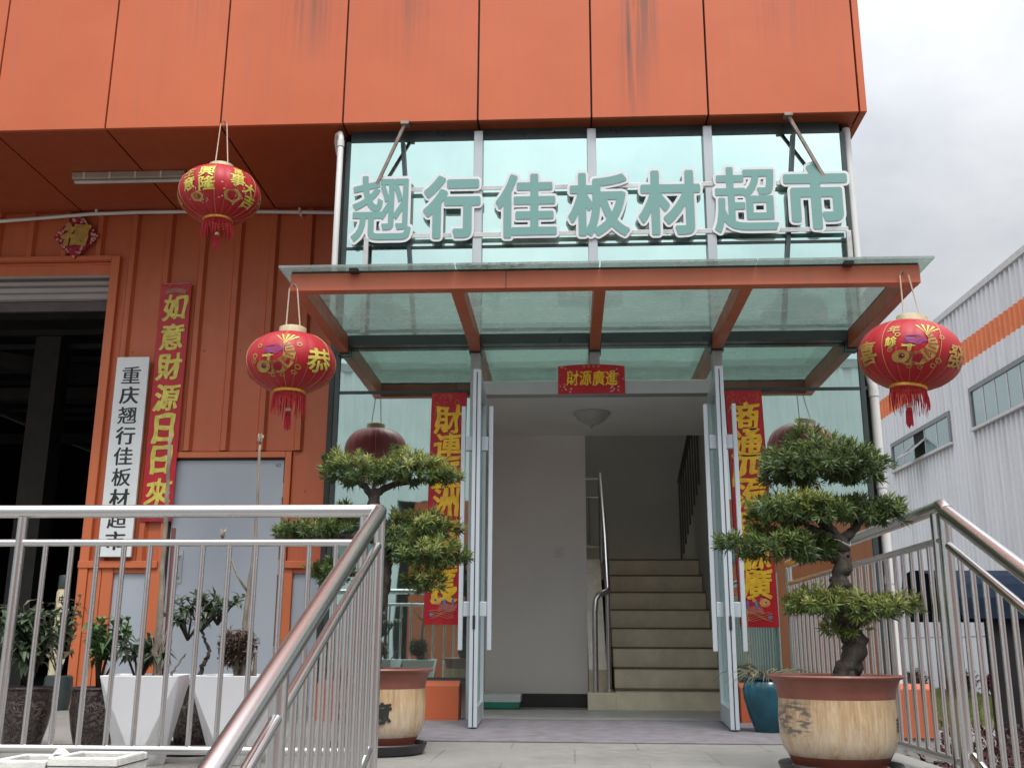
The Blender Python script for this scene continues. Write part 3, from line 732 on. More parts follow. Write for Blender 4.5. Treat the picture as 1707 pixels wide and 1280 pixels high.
# ================================================================== SHOP SIGN
sg_ = thing('shop_sign', 'long row of teal and white raised characters on rails above the canopy', 'sign', (.2, 6.98, 3.4))
boxes = [('翘', 583, 690, 290, 408), ('行', 702, 805, 290, 403), ('佳', 822, 932, 287, 402), ('板', 943, 1053, 285, 399), ('材', 1060, 1172, 281, 397), ('超', 1185, 1300, 275, 393), ('市', 1302, 1418, 270, 388)]
YS = 7.138
STROKE = {'翘': .015, '超': .020, '佳': .028, '板': .031, '材': .033, '行': .040, '市': .040}
for ch, x0, x1, y0, y1 in boxes:
    p0 = aY((x0 + x1) / 2, y1, YS); p1 = aY((x0 + x1) / 2, y0, YS); q0 = aY(x0, (y0 + y1) / 2, YS); q1 = aY(x1, (y0 + y1) / 2, YS)
    c = (p0 + p1) / 2; H = (p1 - p0).z; W = (q1 - q0).x
    _, ext = glyph_segments(ch); RO = STROKE.get(ch, .036) + .044
    s = (W / (ext[0] + 2 * RO), H / (ext[1] + 2 * RO))
    a = MB(); put_glyph(a, ch, flat_map((c.x, YS, c.z), s), RO, 120, depth=.009)
    o = a.build('sign_character', 'sign_white', sg_, recalc=False)
    b = MB(); put_glyph(b, ch, flat_map((c.x, YS - .0095, c.z), s), STROKE.get(ch, .036), 140, depth=.004); b.build('character_face', 'sign_teal', o, recalc=False)
for z in (3.82, 3.445): B(-1.60, 2.06, 7.1385, 7.1435, z - .018, z + .018).build('sign_rail', 'rail_galv', sg_, bevel=.003)
for x in (-1.49, 2.055): B(x - .018, x + .018, 7.120, 7.142, 2.684, 3.425).build('sign_leg', 'rail_galv', sg_, bevel=.003)
for xa, xb in ((-1.215, -1.44), (1.66, 1.92)):
    mb = MB(); mb.bar((xa, 7.06, 4.325), (xb, 7.139, 3.84), .022, .022, Y_); mb.box(xa - .03, xa + .03, 7.03, 7.10, 4.312, 4.336); mb.build('sign_brace', 'rust_steel', sg_)
for xa, xb in ((-1.25, -1.12), (1.72, 1.56)):
    mb = MB(); mb.bar((xa, 7.178, 4.24), (xb, 7.178, 2.70), .03, .02, Y_); mb.build('sign_stay', 'dark_frame', sg_)

# ================================================================== PLAQUE, COUPLETS, BANNER, BLESSING DIAMOND
pl = thing('name_plaque', 'tall white name board with black characters beside the loading bay', 'sign board', (-3.815, 8.56, 1.2))
B(-3.958, -3.668, 8.545, 8.575, 1.19, 2.93).build('board', 'plaque_white', pl, bevel=.004)
mb = MB()
for i, ch in enumerate('重庆翘行佳板材超市'):
    put_glyph(mb, ch, flat_map((-3.815, 8.5435, 2.765 - .180 * i), (.162, .154)), .010 if ch in '行庆市材' else .006, 90, .12, an=3.4)
mb.build('characters', 'black_ink', pl, recalc=False)
def fishes(mb_o, mb_b, mb_l, mb_w, mb_k, c, s, flip, y):
    c = Vector(c)
    P = lambda u, v, d=0: Vector((c.x + u * s * flip, y - d, c.z + v * s))
    n = 14
    mb_o.add([P(-.32 + .34 * math.cos(t) * (1 if math.cos(t) < 0 else .8), .25 + .24 * math.sin(t)) for t in [2 * PI * k / n for k in range(n)]], [tuple(range(n))])
    mb_o.add([P(.1, .42), P(.42, .62), P(.34, .3), P(.2, .28)], [(0, 1, 2, 3)])
    for (u, v, r_) in ((-.42, .28, .10), (-.18, .45, .07)):
        mb_w.disc(P(u, v, .0012), X_, Z_, r_ * s, 12); mb_k.disc(P(u, v, .002), X_, Z_, r_ * s * .5, 10)
    for (u, v, a_, b_) in ((.12, .15, .09, .2), (-.62, -.55, .13, .1), (.62, .2, .07, .2)):
        mb_b.disc(P(u, v, .001), X_, Z_, a_ * s, 10, b_ * s)
    for k in range(7):
        for j in range(3):
            mb_w.ring(P(-.1 + .15 * k - .05 * j, -.02 - .13 * j + .03 * math.sin(k), .0008), X_, Z_, .07 * s, .018 * s, 10)
    for k in range(5):
        pts = [P(-.75 + 1.4 * t / 8, -.35 - .09 * k + .07 * math.sin(t * 1.1 + k), .0006) for t in range(9)]
        mb_l.tube(pts, .0012, 4)
def couplet(name, label, text, x, ztop, zbot, wd, y, tilt, cz, ch_w, ch_h, mat_g, br=.5, art=True, grp='paper couplets'):
    t = thing(name, label, 'couplet', (x, y, zbot), grp)
    pap = MB(); nseg = 14; n2 = 5
    V = []; Fq = []
    for i in range(nseg + 1):
        z = zbot + (ztop - zbot) * i / nseg
        for j in range(n2):
            u = j / (n2 - 1) - .5; xx = x + u * wd + tilt * (ztop - z)
            V.append((xx, y + .0022 * math.sin(i * 1.3 + j * 1.7) + (.004 * abs(u) * 2 if i in (0, nseg) else 0), z))
    for i in range(nseg):
        for j in range(n2 - 1):
            a = i * n2 + j; Fq.append((a, a + 1, a + n2 + 1, a + n2))
    pap.add(V, Fq); o = pap.build('paper', 'couplet_red', t, recalc=False)
    md = o.modifiers.new('thick', 'SOLIDIFY'); md.thickness = .001; md.offset = 1
    mb = MB()
    for i, ch in enumerate(text):
        z = cz[0] + (cz[1] - cz[0]) * i / (len(text) - 1)
        put_glyph(mb, ch, flat_map((x + tilt * (ztop - z), y - .0052, z), (ch_w, ch_h)), .036 if len(glyph_segments(ch)[0]) < 70 else .024, 96, br * 1.15, seed=i, an=1.5)
    mb.build('characters', mat_g, t, recalc=False)
    ln = MB(); rs = random.Random(len(label))
    for k in range(26):                                             # fine printed flourishes at the head
        u, v = rs.uniform(-.42, .42), rs.uniform(.02, .16)
        c0 = Vector((x + u * wd, y - .0048, ztop - v)); r_ = rs.uniform(.008, .02); a0 = rs.uniform(0, 6)
        ln.tube([c0 + X_ * (r_ * math.cos(a0 + q * .5) * (1 - q * .06)) + Z_ * (r_ * math.sin(a0 + q * .5)) for q in range(9)], .0009, 4)
    if art:
        mo, mb_b, mw, mk = MB(), MB(), MB(), MB()
        zc = zbot + .13
        fishes(mo, mb_b, ln, mw, mk, (x + tilt * (ztop - zc), 0, zc), wd * .46, 1 if x < 0 else -1, y - .0048)
        mo.build('orange_fish', 'orange_motif', t, recalc=False); mb_b.build('blue_motif', 'blue_motif', t, recalc=False); mw.build('pale_motif', 'pale_motif', t, recalc=False); mk.build('fish_eye', 'black_ink', t, recalc=False)
    ln.build('flourish', 'gold_line', t, recalc=False)
    return t
tpL = couplet('paper_couplet', 'red couplet with yellow-green characters on the ribbed orange wall', '如意財源日日來', -3.497, 3.63, 1.49, .272, YW - .045, 0, (3.40, 1.74), .205, .235, 'gold_green', .5, False)
mb = MB(); mb.box(-3.63, -3.36, YW - .0475, YW - .0465, 1.49, 1.55); mb.build('torn_foot', 'crimson', tpL)
mb = MB()
for a in range(12): mb.tube([(-3.59 + .185 * q / 6, YW - .0500, 3.52 + .02 * math.sin(q / 6 * PI) + .0035 * a) for q in range(7)], .001, 4)
mb.tube([(-3.62, YW - .05, 3.62), (-3.375, YW - .05, 3.625)], .003, 4)
mb.build('printed_scroll', 'pale_motif', tpL, recalc=False)
couplet('paper_couplet', 'red couplet with golden characters left of the entrance, partly behind bonsai', '財連五洲吉運長', -.850, 2.246, .622, .252, YG - .018, -.012, (2.05, .86), .185, .20, 'gold_paint')
couplet('paper_couplet', 'red couplet with golden characters right of the entrance, behind the taller bonsai', '商通四海財源廣', 1.245, 2.246, .612, .256, YG - .018, .02, (2.06, .90), .195, .205, 'gold_paint')
bn = thing('door_banner', 'small red banner with four golden characters above the doorway', 'banner', (.172, 7.12, 2.22), 'paper couplets')
V = []; 
for i in range(13):
    u = i / 12 - .5
    for z in (2.218, 2.435 - .012 * (2 * u) ** 2): V.append((.172 + u * .475, YG - .062 - .012 * (1 - (2 * u) ** 2) , z))
o = MB().add(V, [(2 * i, 2 * i + 2, 2 * i + 3, 2 * i + 1) for i in range(12)]).build('paper', 'couplet_red', bn, recalc=False)
md = o.modifiers.new('thick', 'SOLIDIFY'); md.thickness = .001
mb = MB()
for i, ch in enumerate('財源廣進'): put_glyph(mb, ch, flat_map((.038 + .092 * i, YG - .0775, 2.332), (.084, .105)), .022, 64, .4, seed=i)
mb.build('characters', 'gold_paint', bn, recalc=False)
mb = MB(); rs = random.Random(3)
for k in range(4): mb.ring((.12 + .034 * k, YG - .0775, 2.420), X_, Z_, .010, .003, 12)
for k in range(46):
    u = rs.choice((-1, 1)) * rs.uniform(.12, .225); z = rs.uniform(2.225, 2.415)
    mb.disc((.172 + u, YG - .0775, z), X_, Z_, rs.uniform(.002, .008), 7)
mb.build('blossom', 'pale_motif', bn, recalc=False)
fu = thing('blessing_diamond', 'red diamond with a golden blessing character above the loading bay', 'sign', (-4.468, 8.56, 3.88))
mb = MB(); pts = []
for k in range(48):
    a = 2 * PI * k / 48; d = .215 / (abs(math.cos(a)) + abs(math.sin(a))) ** .85 * (1 + .05 * math.sin(k * PI * .75)); pts.append((-4.468 + d * math.cos(a) * .97, d * math.sin(a) + 4.085))
mb.add([(x, 8.565, z) for x, z in pts] + [(x, 8.58, z) for x, z in pts], [tuple(range(48))] + [(k, (k + 1) % 48, 48 + (k + 1) % 48, 48 + k) for k in range(48)])
mb.build('plate', 'crimson', fu, recalc=False)
mb = MB(); put_glyph(mb, '福', flat_map((-4.468, 8.553, 4.095), (.23, .20), (X_ * .98 - Z_ * .12).normalized(), (Z_ * .98 + X_ * .12).normalized()), .05, 64, .5, depth=.01); mb.build('character', 'gold_old', fu, recalc=False)
mb = MB(); rs = random.Random(5)
for k in range(70):
    a = rs.uniform(0, 2 * PI); d = .215 / (abs(math.cos(a)) + abs(math.sin(a))) ** .85 * rs.uniform(.72, .97)
    mb.disc((-4.468 + d * math.cos(a), 8.5635 - rs.uniform(0, .001), 4.085 + d * math.sin(a)), X_, Z_, rs.uniform(.006, .014), 7)
mb.build('flower_border', 'pale_motif', fu, recalc=False)

# ================================================================== LANTERNS
def lantern(label, c, rx, hook, tilt, turn, decor):
    t = thing('red_lantern', label, 'lantern', c, 'red festival lanterns')
    c = Vector(c); rz = rx * .655
    RotM = (Matrix.Rotation(tilt, 3, 'Y') @ Matrix.Rotation(turn, 3, 'Z'))
    prof = []
    for i in range(33):
        a = R(-72 + 144 * i / 32); prof.append((rx * (abs(math.cos(a)) ** .86), rz * math.sin(a) / math.sin(R(72))))
    zt = prof[-1][1]; zb = prof[0][1]
    nr = 22
    rip = lambda a, z: 1 - .012 * (1 - abs(math.cos(a * nr / 2)) ** .5) * 1.4
    body = MB().lathe(prof, c, 132, RotM, fn=rip).build('lantern_body', 'lantern_silk', t, smooth='all')
    rb = MB()
    for k in range(nr):
        a = 2 * PI * (k + .5) / nr * 1.0; pts = []
        for i in range(0, 15 if k % 4 else 33):
            r_, z = prof[i]; pts.append(c + RotM @ Vector((r_ * 1.001 * math.cos(a), r_ * 1.001 * math.sin(a), z)))
        rb.tube(pts, .0009 if k % 4 else .0018, 4)
    rb.build('wire_rib', 'gold_line', body)
    r0 = prof[-1][0]
    MB().lathe([(r0 * .80, zt - .008), (r0 * .84, zt - .004), (r0 * .84, zt + .042), (r0 * .78, zt + .045), (.0, zt + .043)], c, 40, RotM).build('top_cap', 'cream_cap', t, smooth=True)
    MB().lathe([(r0 * .9, zb + .012), (r0 * 1.0, zb + .004), (r0 * 1.0, zb - .014), (r0 * .94, zb - .018), (r0 * .86, zb - .016)], c, 40, RotM).build('bottom_collar', 'gold', t, smooth=True)
    fr = MB(); rs = random.Random(int(rx * 1e4))
    for k in range(96):
        a = 2 * PI * k / 96; L = .105 + rs.uniform(-.02, .035); rr = r0 * .93
        if k % 32 == 0: L = .15
        p0 = c + RotM @ Vector((rr * math.cos(a), rr * math.sin(a), zb - .012)); wob = Vector((rs.uniform(-.006, .006), rs.uniform(-.006, .006), 0))
        out = Vector((math.cos(a), math.sin(a), 0)) * .006
        fr.tube([p0, p0 + out - Z_ * (L * .5) + wob, p0 + out * .6 - Z_ * L + wob * 2], [.0022, .0024, .0013], 4)
    fr.build('fringe', 'tassel_red', t)
    p0 = c + RotM @ Vector((0, 0, zb)); sw_ = Vector((math.sin(-tilt) * .3, 0, 0))
    ts = MB()
    for k in range(34):
        a = k * 2.4; r_ = .018 * math.sqrt(k / 34); L = .10 + rs.uniform(-.01, .02); q = p0 - Z_ * .118 + sw_ * .12
        ts.tube([q + Vector((r_ * .5 * math.cos(a), r_ * .5 * math.sin(a), 0)), q + sw_ * .05 + Vector((r_ * math.cos(a), r_ * math.sin(a), -.02)), q + sw_ * L + Vector((r_ * 1.15 * math.cos(a), r_ * 1.15 * math.sin(a), -L))], .0021, 4)
    ts.tube([p0, p0 - Z_ * .1 + sw_ * .1], .0022, 5)
    tz = ts.build('tassel', 'tassel_red', t)
    MB().lathe([(.0, .014), (.012, .011), (.017, 0), (.013, -.009), (.0, -.012)], p0 - Z_ * .112 + sw_ * .11, 14).build('bead', 'cream_cap', tz, smooth=True)
    cd = MB(); hk = Vector(hook)
    for s_ in (-1, 1):
        q = c + RotM @ Vector((0, 0, zt + .043)); e1 = q + X_ * (s_ * r0 * .45); e2 = hk + X_ * (s_ * .024) - Y_ * .012
        cd.tube([e1, e2], .0042, 6)
    cd.build('hanging_cord', 'cord', t)
    hkm = MB(); hkm.tube([hk + X_ * .026 - Y_ * .012, hk + Z_ * .02 + X_ * .012 - Y_ * .012, hk + Z_ * .026 - Y_ * .012, hk + Z_ * .02 - X_ * .012 - Y_ * .012, hk - X_ * .026 - Y_ * .012], .003, 6); hkm.tube([hk + Z_ * .024 - Y_ * .012, hk + Z_ * .024 + Y_ * .012], .004, 6)
    hkm.build('hook', 'rust_steel', t)
    # gilded decoration lying on the silk: az in degrees from the viewer's side (positive to the right), el = height in degrees
    def smap(az, el, s, lift=.0035, roll=0.0):
        def f(u, v, d):
            u2, v2 = u * math.cos(roll) - v * math.sin(roll), u * math.sin(roll) + v * math.cos(roll)
            e = R(el) + v2 * s / rz * .80; a = R(az) + u2 * s / (rx * max(.35, abs(math.cos(e)) ** .86))
            r_ = rx * abs(math.cos(e)) ** .86 + lift + d; z = rz * math.sin(e) / math.sin(R(72))
            th = a - PI / 2
            return c + Matrix.Rotation(tilt, 3, 'Y') @ Vector((r_ * math.cos(th), r_ * math.sin(th), z * (1 + lift / rz)))
        return f
    G = {}
    for d in decor:
        kind, az, el, s, mat_ = d[:5]
        mb = G.setdefault(mat_, MB())
        if kind == 'fish':
            fl = d[5]; el = el - 13; ar = .72
            C0 = [(-.30, -.24), (-.13, -.31), (.08, -.28), (.26, -.13), (.33, .08), (.27, .26), (.17, .36)]; WD_ = [.13, .16, .16, .14, .11, .07, .035]
            def cen(f):
                f = f * (len(C0) - 1); k = min(int(f), len(C0) - 2); q = f - k
                return [C0[k][i] * (1 - q) + C0[k + 1][i] * q for i in (0, 1)], WD_[k] * (1 - q) + WD_[k + 1] * q
            def frame(f):
                (x0_, y0_), w0 = cen(f); (x1_, y1_), _ = cen(min(1, f + .03)); (x2_, y2_), _ = cen(max(0, f - .03))
                dx, dy = x1_ - x2_, y1_ - y2_; l_ = math.hypot(dx, dy) or 1; return x0_, y0_, w0, -dy / l_, dx / l_
            mU = smap(az, el, s, .0022); und = G.setdefault('gold_old', MB()); L1, L2 = [], []
            for i in range(19):
                x0_, y0_, w0, nx_, ny_ = frame(i / 18); L1.append(mU(fl * (x0_ + nx_ * w0), y0_ + ny_ * w0, 0)); L2.append(mU(fl * (x0_ - nx_ * w0), y0_ - ny_ * w0, 0))
            und.add(L1 + L2, [(i, i + 1, 19 + i + 1, 19 + i) for i in range(18)])
            m_ = smap(az, el, s, .0034); sc_ = G.setdefault('crimson', MB())
            for i in range(11):                                     # scales in staggered rows
                x0_, y0_, w0, nx_, ny_ = frame(.16 + .074 * i)
                for j in (-1.5, -.5, .5, 1.5) if i % 2 else (-1, 0, 1):
                    u0, v0 = fl * (x0_ + nx_ * w0 * j * .5), y0_ + ny_ * w0 * j * .5; r1 = .034 * (1.1 - .05 * i)
                    cu = [m_(u0 + r1 * math.cos(q * PI / 5), v0 + r1 * math.sin(q * PI / 5), 0) for q in range(10)]; ci = [m_(u0 + r1 * .55 * math.cos(q * PI / 5), v0 + r1 * .55 * math.sin(q * PI / 5), 0) for q in range(10)]
                    sc_.add(cu + ci, [(q, (q + 1) % 10, 10 + (q + 1) % 10, 10 + q) for q in range(10)])
            def blob(mbx, mf, u0, v0, a, b, k=0.0, n=18):
                mbx.add([mf(u0 + a * math.cos(2 * PI * q / n) * (1 + k * math.cos(5 * 2 * PI * q / n)), v0 + b * math.sin(2 * PI * q / n) * (1 + k * math.cos(5 * 2 * PI * q / n)), 0) for q in range(n)], [tuple(range(n))])
            gg = G.setdefault('gold_green', MB()); mh = smap(az, el, s, .0044)
            blob(und, mh, fl * -.29, -.26, .17, .15); blob(G.setdefault('crimson', MB()), smap(az, el, s, .0056), fl * -.27, -.25, .062, .062)
            blob(G.setdefault('black_ink', MB()), smap(az, el, s, .0062), fl * -.265, -.25, .04, .04); blob(G.setdefault('cream_cap', MB()), smap(az, el, s, .0068), fl * -.25, -.235, .014, .014)
            blob(G.setdefault('purple_motif', MB()), smap(az, el, s, .002), fl * -.04, .16, .22, .12, .2)
            blob(gg, mh, fl * -.17, .0, .13, .035, .25); blob(und, mh, fl * -.14, -.07, .04, .08, .1)
            for (u0, v0, r1) in ((-.50, .02, .07), (-.52, -.1, .05), (.46, -.28, .07), (.36, -.42, .06), (.1, -.5, .05), (-.1, -.5, .05), (.5, .3, .06), (-.38, .28, .06)):
                n = 12; cu = [mU(fl * u0 + r1 * (1 + .2 * math.cos(q * PI / 6 * 5)) * math.cos(q * PI / 6), v0 + r1 * math.sin(q * PI / 6), 0) for q in range(n)]; ci = [mU(fl * u0 + r1 * .6 * math.cos(q * PI / 6), v0 + r1 * .6 * math.sin(q * PI / 6), 0) for q in range(n)]
                und.add(cu + ci, [(q, (q + 1) % n, n + (q + 1) % n, n + q) for q in range(n)])
            for q in range(5):                                      # tail fan
                a0 = .75 + q * .36
                gg.add([mh(fl * .18, .34, 0), mh(fl * (.18 + .34 * math.cos(a0) - .028), .36 + .27 * math.sin(a0), 0), mh(fl * (.18 + .34 * math.cos(a0) + .028), .36 + .25 * math.sin(a0), 0)], [(0, 1, 2)])
        elif kind == 'bag':
            n = 22; el = el - 15; m_ = smap(az, el, s, .003)
            mb.add([m_((.5 + .05 * math.sin(3 * 2 * PI * q / n)) * math.cos(2 * PI * q / n), (.42 + .07 * math.cos(5 * 2 * PI * q / n)) * math.sin(2 * PI * q / n), 0) for q in range(n)], [tuple(range(n))])
            m2 = smap(az, el, s, .0042); mm = G.setdefault('crimson', MB())
            cu = [m2(.27 * math.cos(q * 2 * PI / n), .25 * math.sin(q * 2 * PI / n), 0) for q in range(n)]; ci = [m2(.21 * math.cos(q * 2 * PI / n), .19 * math.sin(q * 2 * PI / n), 0) for q in range(n)]
            mm.add(cu + ci, [(q, (q + 1) % n, n + (q + 1) % n, n + q) for q in range(n)])
            rs2 = random.Random(int(az))
            for q in range(14):
                u0, v0 = rs2.uniform(-.75, .75), rs2.uniform(-.7, .9)
                G.setdefault('pale_motif', MB()).add([smap(az, el, s, .0026)(u0 + .06 * math.cos(g * 1.05), v0 + .06 * math.sin(g * 1.05), 0) for g in range(6)], [tuple(range(6))])
        else:
            put_glyph(mb, kind, smap(az, el - 15, s, .004, d[5] if len(d) > 5 else 0), .036 if len(glyph_segments(kind)[0]) < 60 else .02, 56, .4)
    for m_, mb in G.items():
        mb.build('gilt_motif', m_, body, recalc=False)
    return t
cTop = aY(366, 326, 7.0)
lantern('red lantern hanging from the orange fascia above the ribbed wall', cTop, .300, aY(374, 208, 7.035), R(-1), .2,
        [('興', 0, 33, .115, 'gold_green'), ('隆', 1, 5, .118, 'gold_green'), ('生', -28, 35, .09, 'gold_old'), ('意', -27, 9, .105, 'gold_green'), ('bag', -17, -19, .10, 'gold_old'),
         ('萬', 46, 42, .075, 'gold_green'), ('事', 44, 20, .115, 'gold_green'), ('大', 64, 8, .10, 'gold_green', -.2), ('吉', 70, -15, .11, 'gold_green'), ('bag', 40, -14, .13, 'gold_old'), ('福', 105, 0, .12, 'gold_old'), ('福', -72, -6, .12, 'gold_old')])
cL = aY(485, 605, 5.82)
lantern('red lantern hanging from the left end of the canopy beam', cL, .262, aY(490, 482, 5.79), R(0), .1,
        [('fish', -5, 6, .27, 'gold_old', 1), ('恭', 55, 6, .165, 'gold_green', .12), ('喜', -100, 0, .15, 'gold_green'), ('發', 128, 0, .15, 'gold_green')])
cR = aY(1517, 593, 5.80)
lantern('red lantern hanging from the right end of the canopy beam, against the sky', cR, .284, aY(1506, 460, 5.79), R(8), .3,
        [('fish', -10, 5, .27, 'gold_old', 1), ('餘', -38, 14, .062, 'gold_green'), ('喜', -72, 2, .15, 'gold_old', -.1), ('發', 44, 4, .15, 'gold_old', .1), ('年', -36, 36, .06, 'gold_old')])

# ================================================================== SMALL FIXTURES ON THE FRONT
t = thing('tube_light', 'unlit fluorescent batten under the orange soffit', 'light', (-3.7, 7.81, 4.28))
a, b = aZ(123, 301, 4.28), aZ(312, 299, 4.28)
mb = B(a.x, b.x, 7.775, 7.85, 4.275, 4.335); mb.build('housing', 'batten', t, bevel=.008)
MB().tube([(a.x + .02, 7.81, 4.258), (b.x - .02, 7.81, 4.258)], .016, 12).build('tube', 'lamp_glass', t, smooth=True)
mb = MB()
for k in range(4): mb.box(a.x + .1 + .22 * k, a.x + .115 + .22 * k, 7.772, 7.774, 4.27, 4.33)
build_each(mb, 'clip', 'pvc_white', t)
t = thing('conduit_pipe', 'thin pale conduit running under the soffit along the wall top', 'pipe', (-3, 8.55, 4.25))
pts = [aY(-60, 374, 8.55), aY(0, 369, 8.55), aY(90, 362, 8.55), aY(150, 357, 8.56), aY(230, 354, 8.56), aY(300, 353, 8.56), aY(440, 353, 8.56), aY(560, 354.5, 8.56)]
MB().tube(pts, .017, 10).build('pipe', 'pvc_white', t, smooth=True)
mb = MB()
for x in (162, 350, 500): p = aY(x, 355, 8.56); mb.box(p.x - .01, p.x + .01, 8.535, YW, p.z - .01, p.z + .04)
build_each(mb, 'pipe_clip', 'pvc_white', t)
t = thing('downpipe', 'white downpipe with elbow beside the upper left mirrored panes', 'pipe', (-1.70, 7.12, 2.7), 'white downpipes')
MB().tube([(-1.77, 7.30, 4.20), (-1.77, 7.22, 4.265), (-1.75, 7.15, 4.29), (-1.725, 7.12, 4.285), (-1.715, 7.11, 4.25), (-1.717, 7.11, 3.4), (-1.715, 7.11, 2.70)], .023, 12).build('pipe', 'pvc_white', t, smooth=True)
mb = MB(); mb.lathe([(.027, 0), (.027, .05)], (-1.715, 7.11, 4.17), 14); mb.box(-1.725, -1.705, 7.12, 7.24, 3.0, 3.03); mb.build('collar', 'pvc_white', t)
t = thing('downpipe', 'white downpipe at the right corner of the entrance glass', 'pipe', (2.17, 7.25, 0), 'white downpipes')
MB().tube([(2.165, 7.215, GZ), (2.165, 7.215, 2.25), (2.150, 7.215, 2.33), (2.13, 7.23, 2.42), (2.13, 7.25, 4.3)], .032, 14).build('pipe', 'pvc_white', t, smooth=True)
mb = MB()
for z in (.9, 1.55, 2.2): mb.lathe([(.036, 0), (.036, .05)], (2.165, 7.215, z), 16); 
mb.box(2.11, 2.2, 7.24, 7.25, 2.26, 2.285); mb.build('collar', 'pvc_white', t)
t = thing('ceiling_lamp', 'unlit glass bowl lamp on the hall ceiling inside the entrance', 'lamp', (.19, 7.95, 2.26))
MB().lathe([(.0, -.105), (.02, -.10), (.06, -.085), (.10, -.06), (.13, -.027), (.14, -.012), (.136, 0)], (.19, 7.95, 2.262), 40).build('bowl', 'lamp_glass', t, smooth=True)
mb = MB(); mb.lathe([(.12, 0), (.150, -.003), (.150, -.009), (.136, -.011)], (.19, 7.95, 2.262), 40); mb.lathe([(0, -.125), (.011, -.12), (.014, -.11), (.008, -.10)], (.19, 7.95, 2.262), 14); mb.build('metal_trim', 'lamp_glass', t, smooth=True)
mat_o = B(-1.02, 1.32, 5.60, YG + .088, .001, .007).build('entrance_mat', 'carpet', bevel=.002); tag(mat_o, 'wide grey purple carpet mat in front of the entrance', 'mat')
h, d, nn, L = DR
t = thing('door_chain', 'thin brass chain hanging from the right door handle', 'chain', (1.06, 6.4, .3))
mb = MB(); base = h + d * (L - .10) - nn * .105
base = Vector((base.x if base.x > h.x else (h + d * (L - .1) + nn * .105).x, base.y, .69)); 
for k in range(22):
    cc = base - Z_ * (.022 * k) + X_ * (.004 * math.sin(k)); ax = (X_, Y_)[k % 2]
    mb.tube([cc + ax * (.0065 * math.cos(q * PI / 4)) + Z_ * (.014 * math.sin(q * PI / 4)) for q in range(8)], .0016, 4, closed=True)
mb.build('link', 'brass', t)
for (z0, z1, m_, lab) in ((.0075, .055, 'box_green', 'flat green carton on the mat inside the doorway, lowest of the pile'), (.0555, .083, 'plaque_white', 'flat white carton on top of the green one'), (.0835, .112, 'plaque_white', 'flat white carton topmost of the small pile inside the doorway')):
    o = B(-.69, -.40 + (.012 if z0 > .05 else 0), 8.44, 8.72, z0, z1).build('flat_carton', m_, bevel=.003); tag(o, lab, 'carton', 'cartons piled inside the doorway')

# ================================================================== STAINLESS RAILINGS
YR = 4.05
XL, XR = -.745, 1.440
rl = thing('stainless_railing', 'stainless steel railing along the terrace on the left, turning down the steps', 'railing', (-1.5, YR, 0), 'stainless railings')
SL = .425
def stair_z(z0, y): return z0 - SL * (YR - y)
def rails_stair(t, X, sgn):
    def tub(nm, z0, r, y0=YR, y1=1.3): MB().tube([(X, y0, stair_z(z0, y0)), (X, y1, stair_z(z0, y1))], r, 16).build(nm, 'stainless', t, smooth=True)
    tub('top_rail', .995, .030, YR - .03, 1.3); tub('middle_rail', .868, .0165, YR - .03); tub('bottom_rail', .135, .017, YR - .07)
    y = YR - .125
    while y > 1.6:
        if abs(y - 2.72) > .06: MB().tube([(X, y, stair_z(.868, y)), (X, y, stair_z(.135, y))], .0105, 10).build('baluster', 'stainless', t, smooth=True)
        y -= .105
    for yy in (YR, 2.72): MB().tube([(X, yy, stair_z(-.06, yy) - .1), (X, yy, stair_z(.985, yy))], .0235, 16).build('post', 'stainless', t, smooth=True)
MB().tube([(-6.2, YR, .997), (XL - .03, YR, .997)], .026, 16).build('top_rail', 'stainless', rl, smooth=True)
mb = MB(); mb.tube([(XL - .035, YR, .997), (XL - .012, YR - .002, .997), (XL, YR - .012, .994), (XL, YR - .035, .980)], .0285, 16); mb.build('elbow', 'stainless', rl, smooth=True)
MB().tube([(-6.2, YR, .872), (XL - .06, YR, .872)], .0145, 14).build('middle_rail', 'stainless', rl, smooth=True)
MB().tube([(-6.2, YR, .093), (XL - .06, YR, .093)], .0165, 14).build('bottom_rail', 'stainless', rl, smooth=True)
px = [-2.195, XL - .062, -3.62, -5.05]
for x in px: MB().tube([(x, YR, 0), (x, YR, .975)], .0195, 16).build('post', 'stainless', rl, smooth=True)
for x0, n in ((-2.195, 12), (-3.62, 12)):
    for k in range(1, n + 1): MB().tube([(x0 + (1.388 if x0 > -3 else 1.425) * k / (n + 1), YR, .093), (x0 + (1.388 if x0 > -3 else 1.425) * k / (n + 1), YR, .872)], .0105, 10).build('baluster', 'stainless', rl, smooth=True)
rails_stair(rl, XL, -1)
rr_ = thing('stainless_railing', 'stainless steel railing on the right edge of the terrace beside the bonsai', 'railing', (XR, 5.4, 0), 'stainless railings')
MB().tube([(XR, YR + .03, 1.012), (XR, 6.95, 1.012)], .026, 16).build('top_rail', 'stainless', rr_, smooth=True)
MB().tube([(XR, YR + .035, 1.012), (XR, YR + .005, 1.012), (XR, YR - .035, .985)], .0285, 16).build('elbow', 'stainless', rr_, smooth=True)
MB().tube([(XR, YR + .02, .885), (XR, 6.95, .885)], .0145, 14).build('middle_rail', 'stainless', rr_, smooth=True)
MB().tube([(XR, YR + .02, .075), (XR, 6.95, .075)], .0165, 14).build('bottom_rail', 'stainless', rr_, smooth=True)
for y in (YR + .085, 6.95): MB().tube([(XR, y, 0), (XR, y, .99)], .022, 16).build('post', 'stainless', rr_, smooth=True)
for k in range(1, 25): MB().tube([(XR, YR + .085 + 2.815 * k / 25, .075), (XR, YR + .085 + 2.815 * k / 25, .885)], .0105, 10).build('baluster', 'stainless', rr_, smooth=True)
rails_stair(rr_, XR, 1)

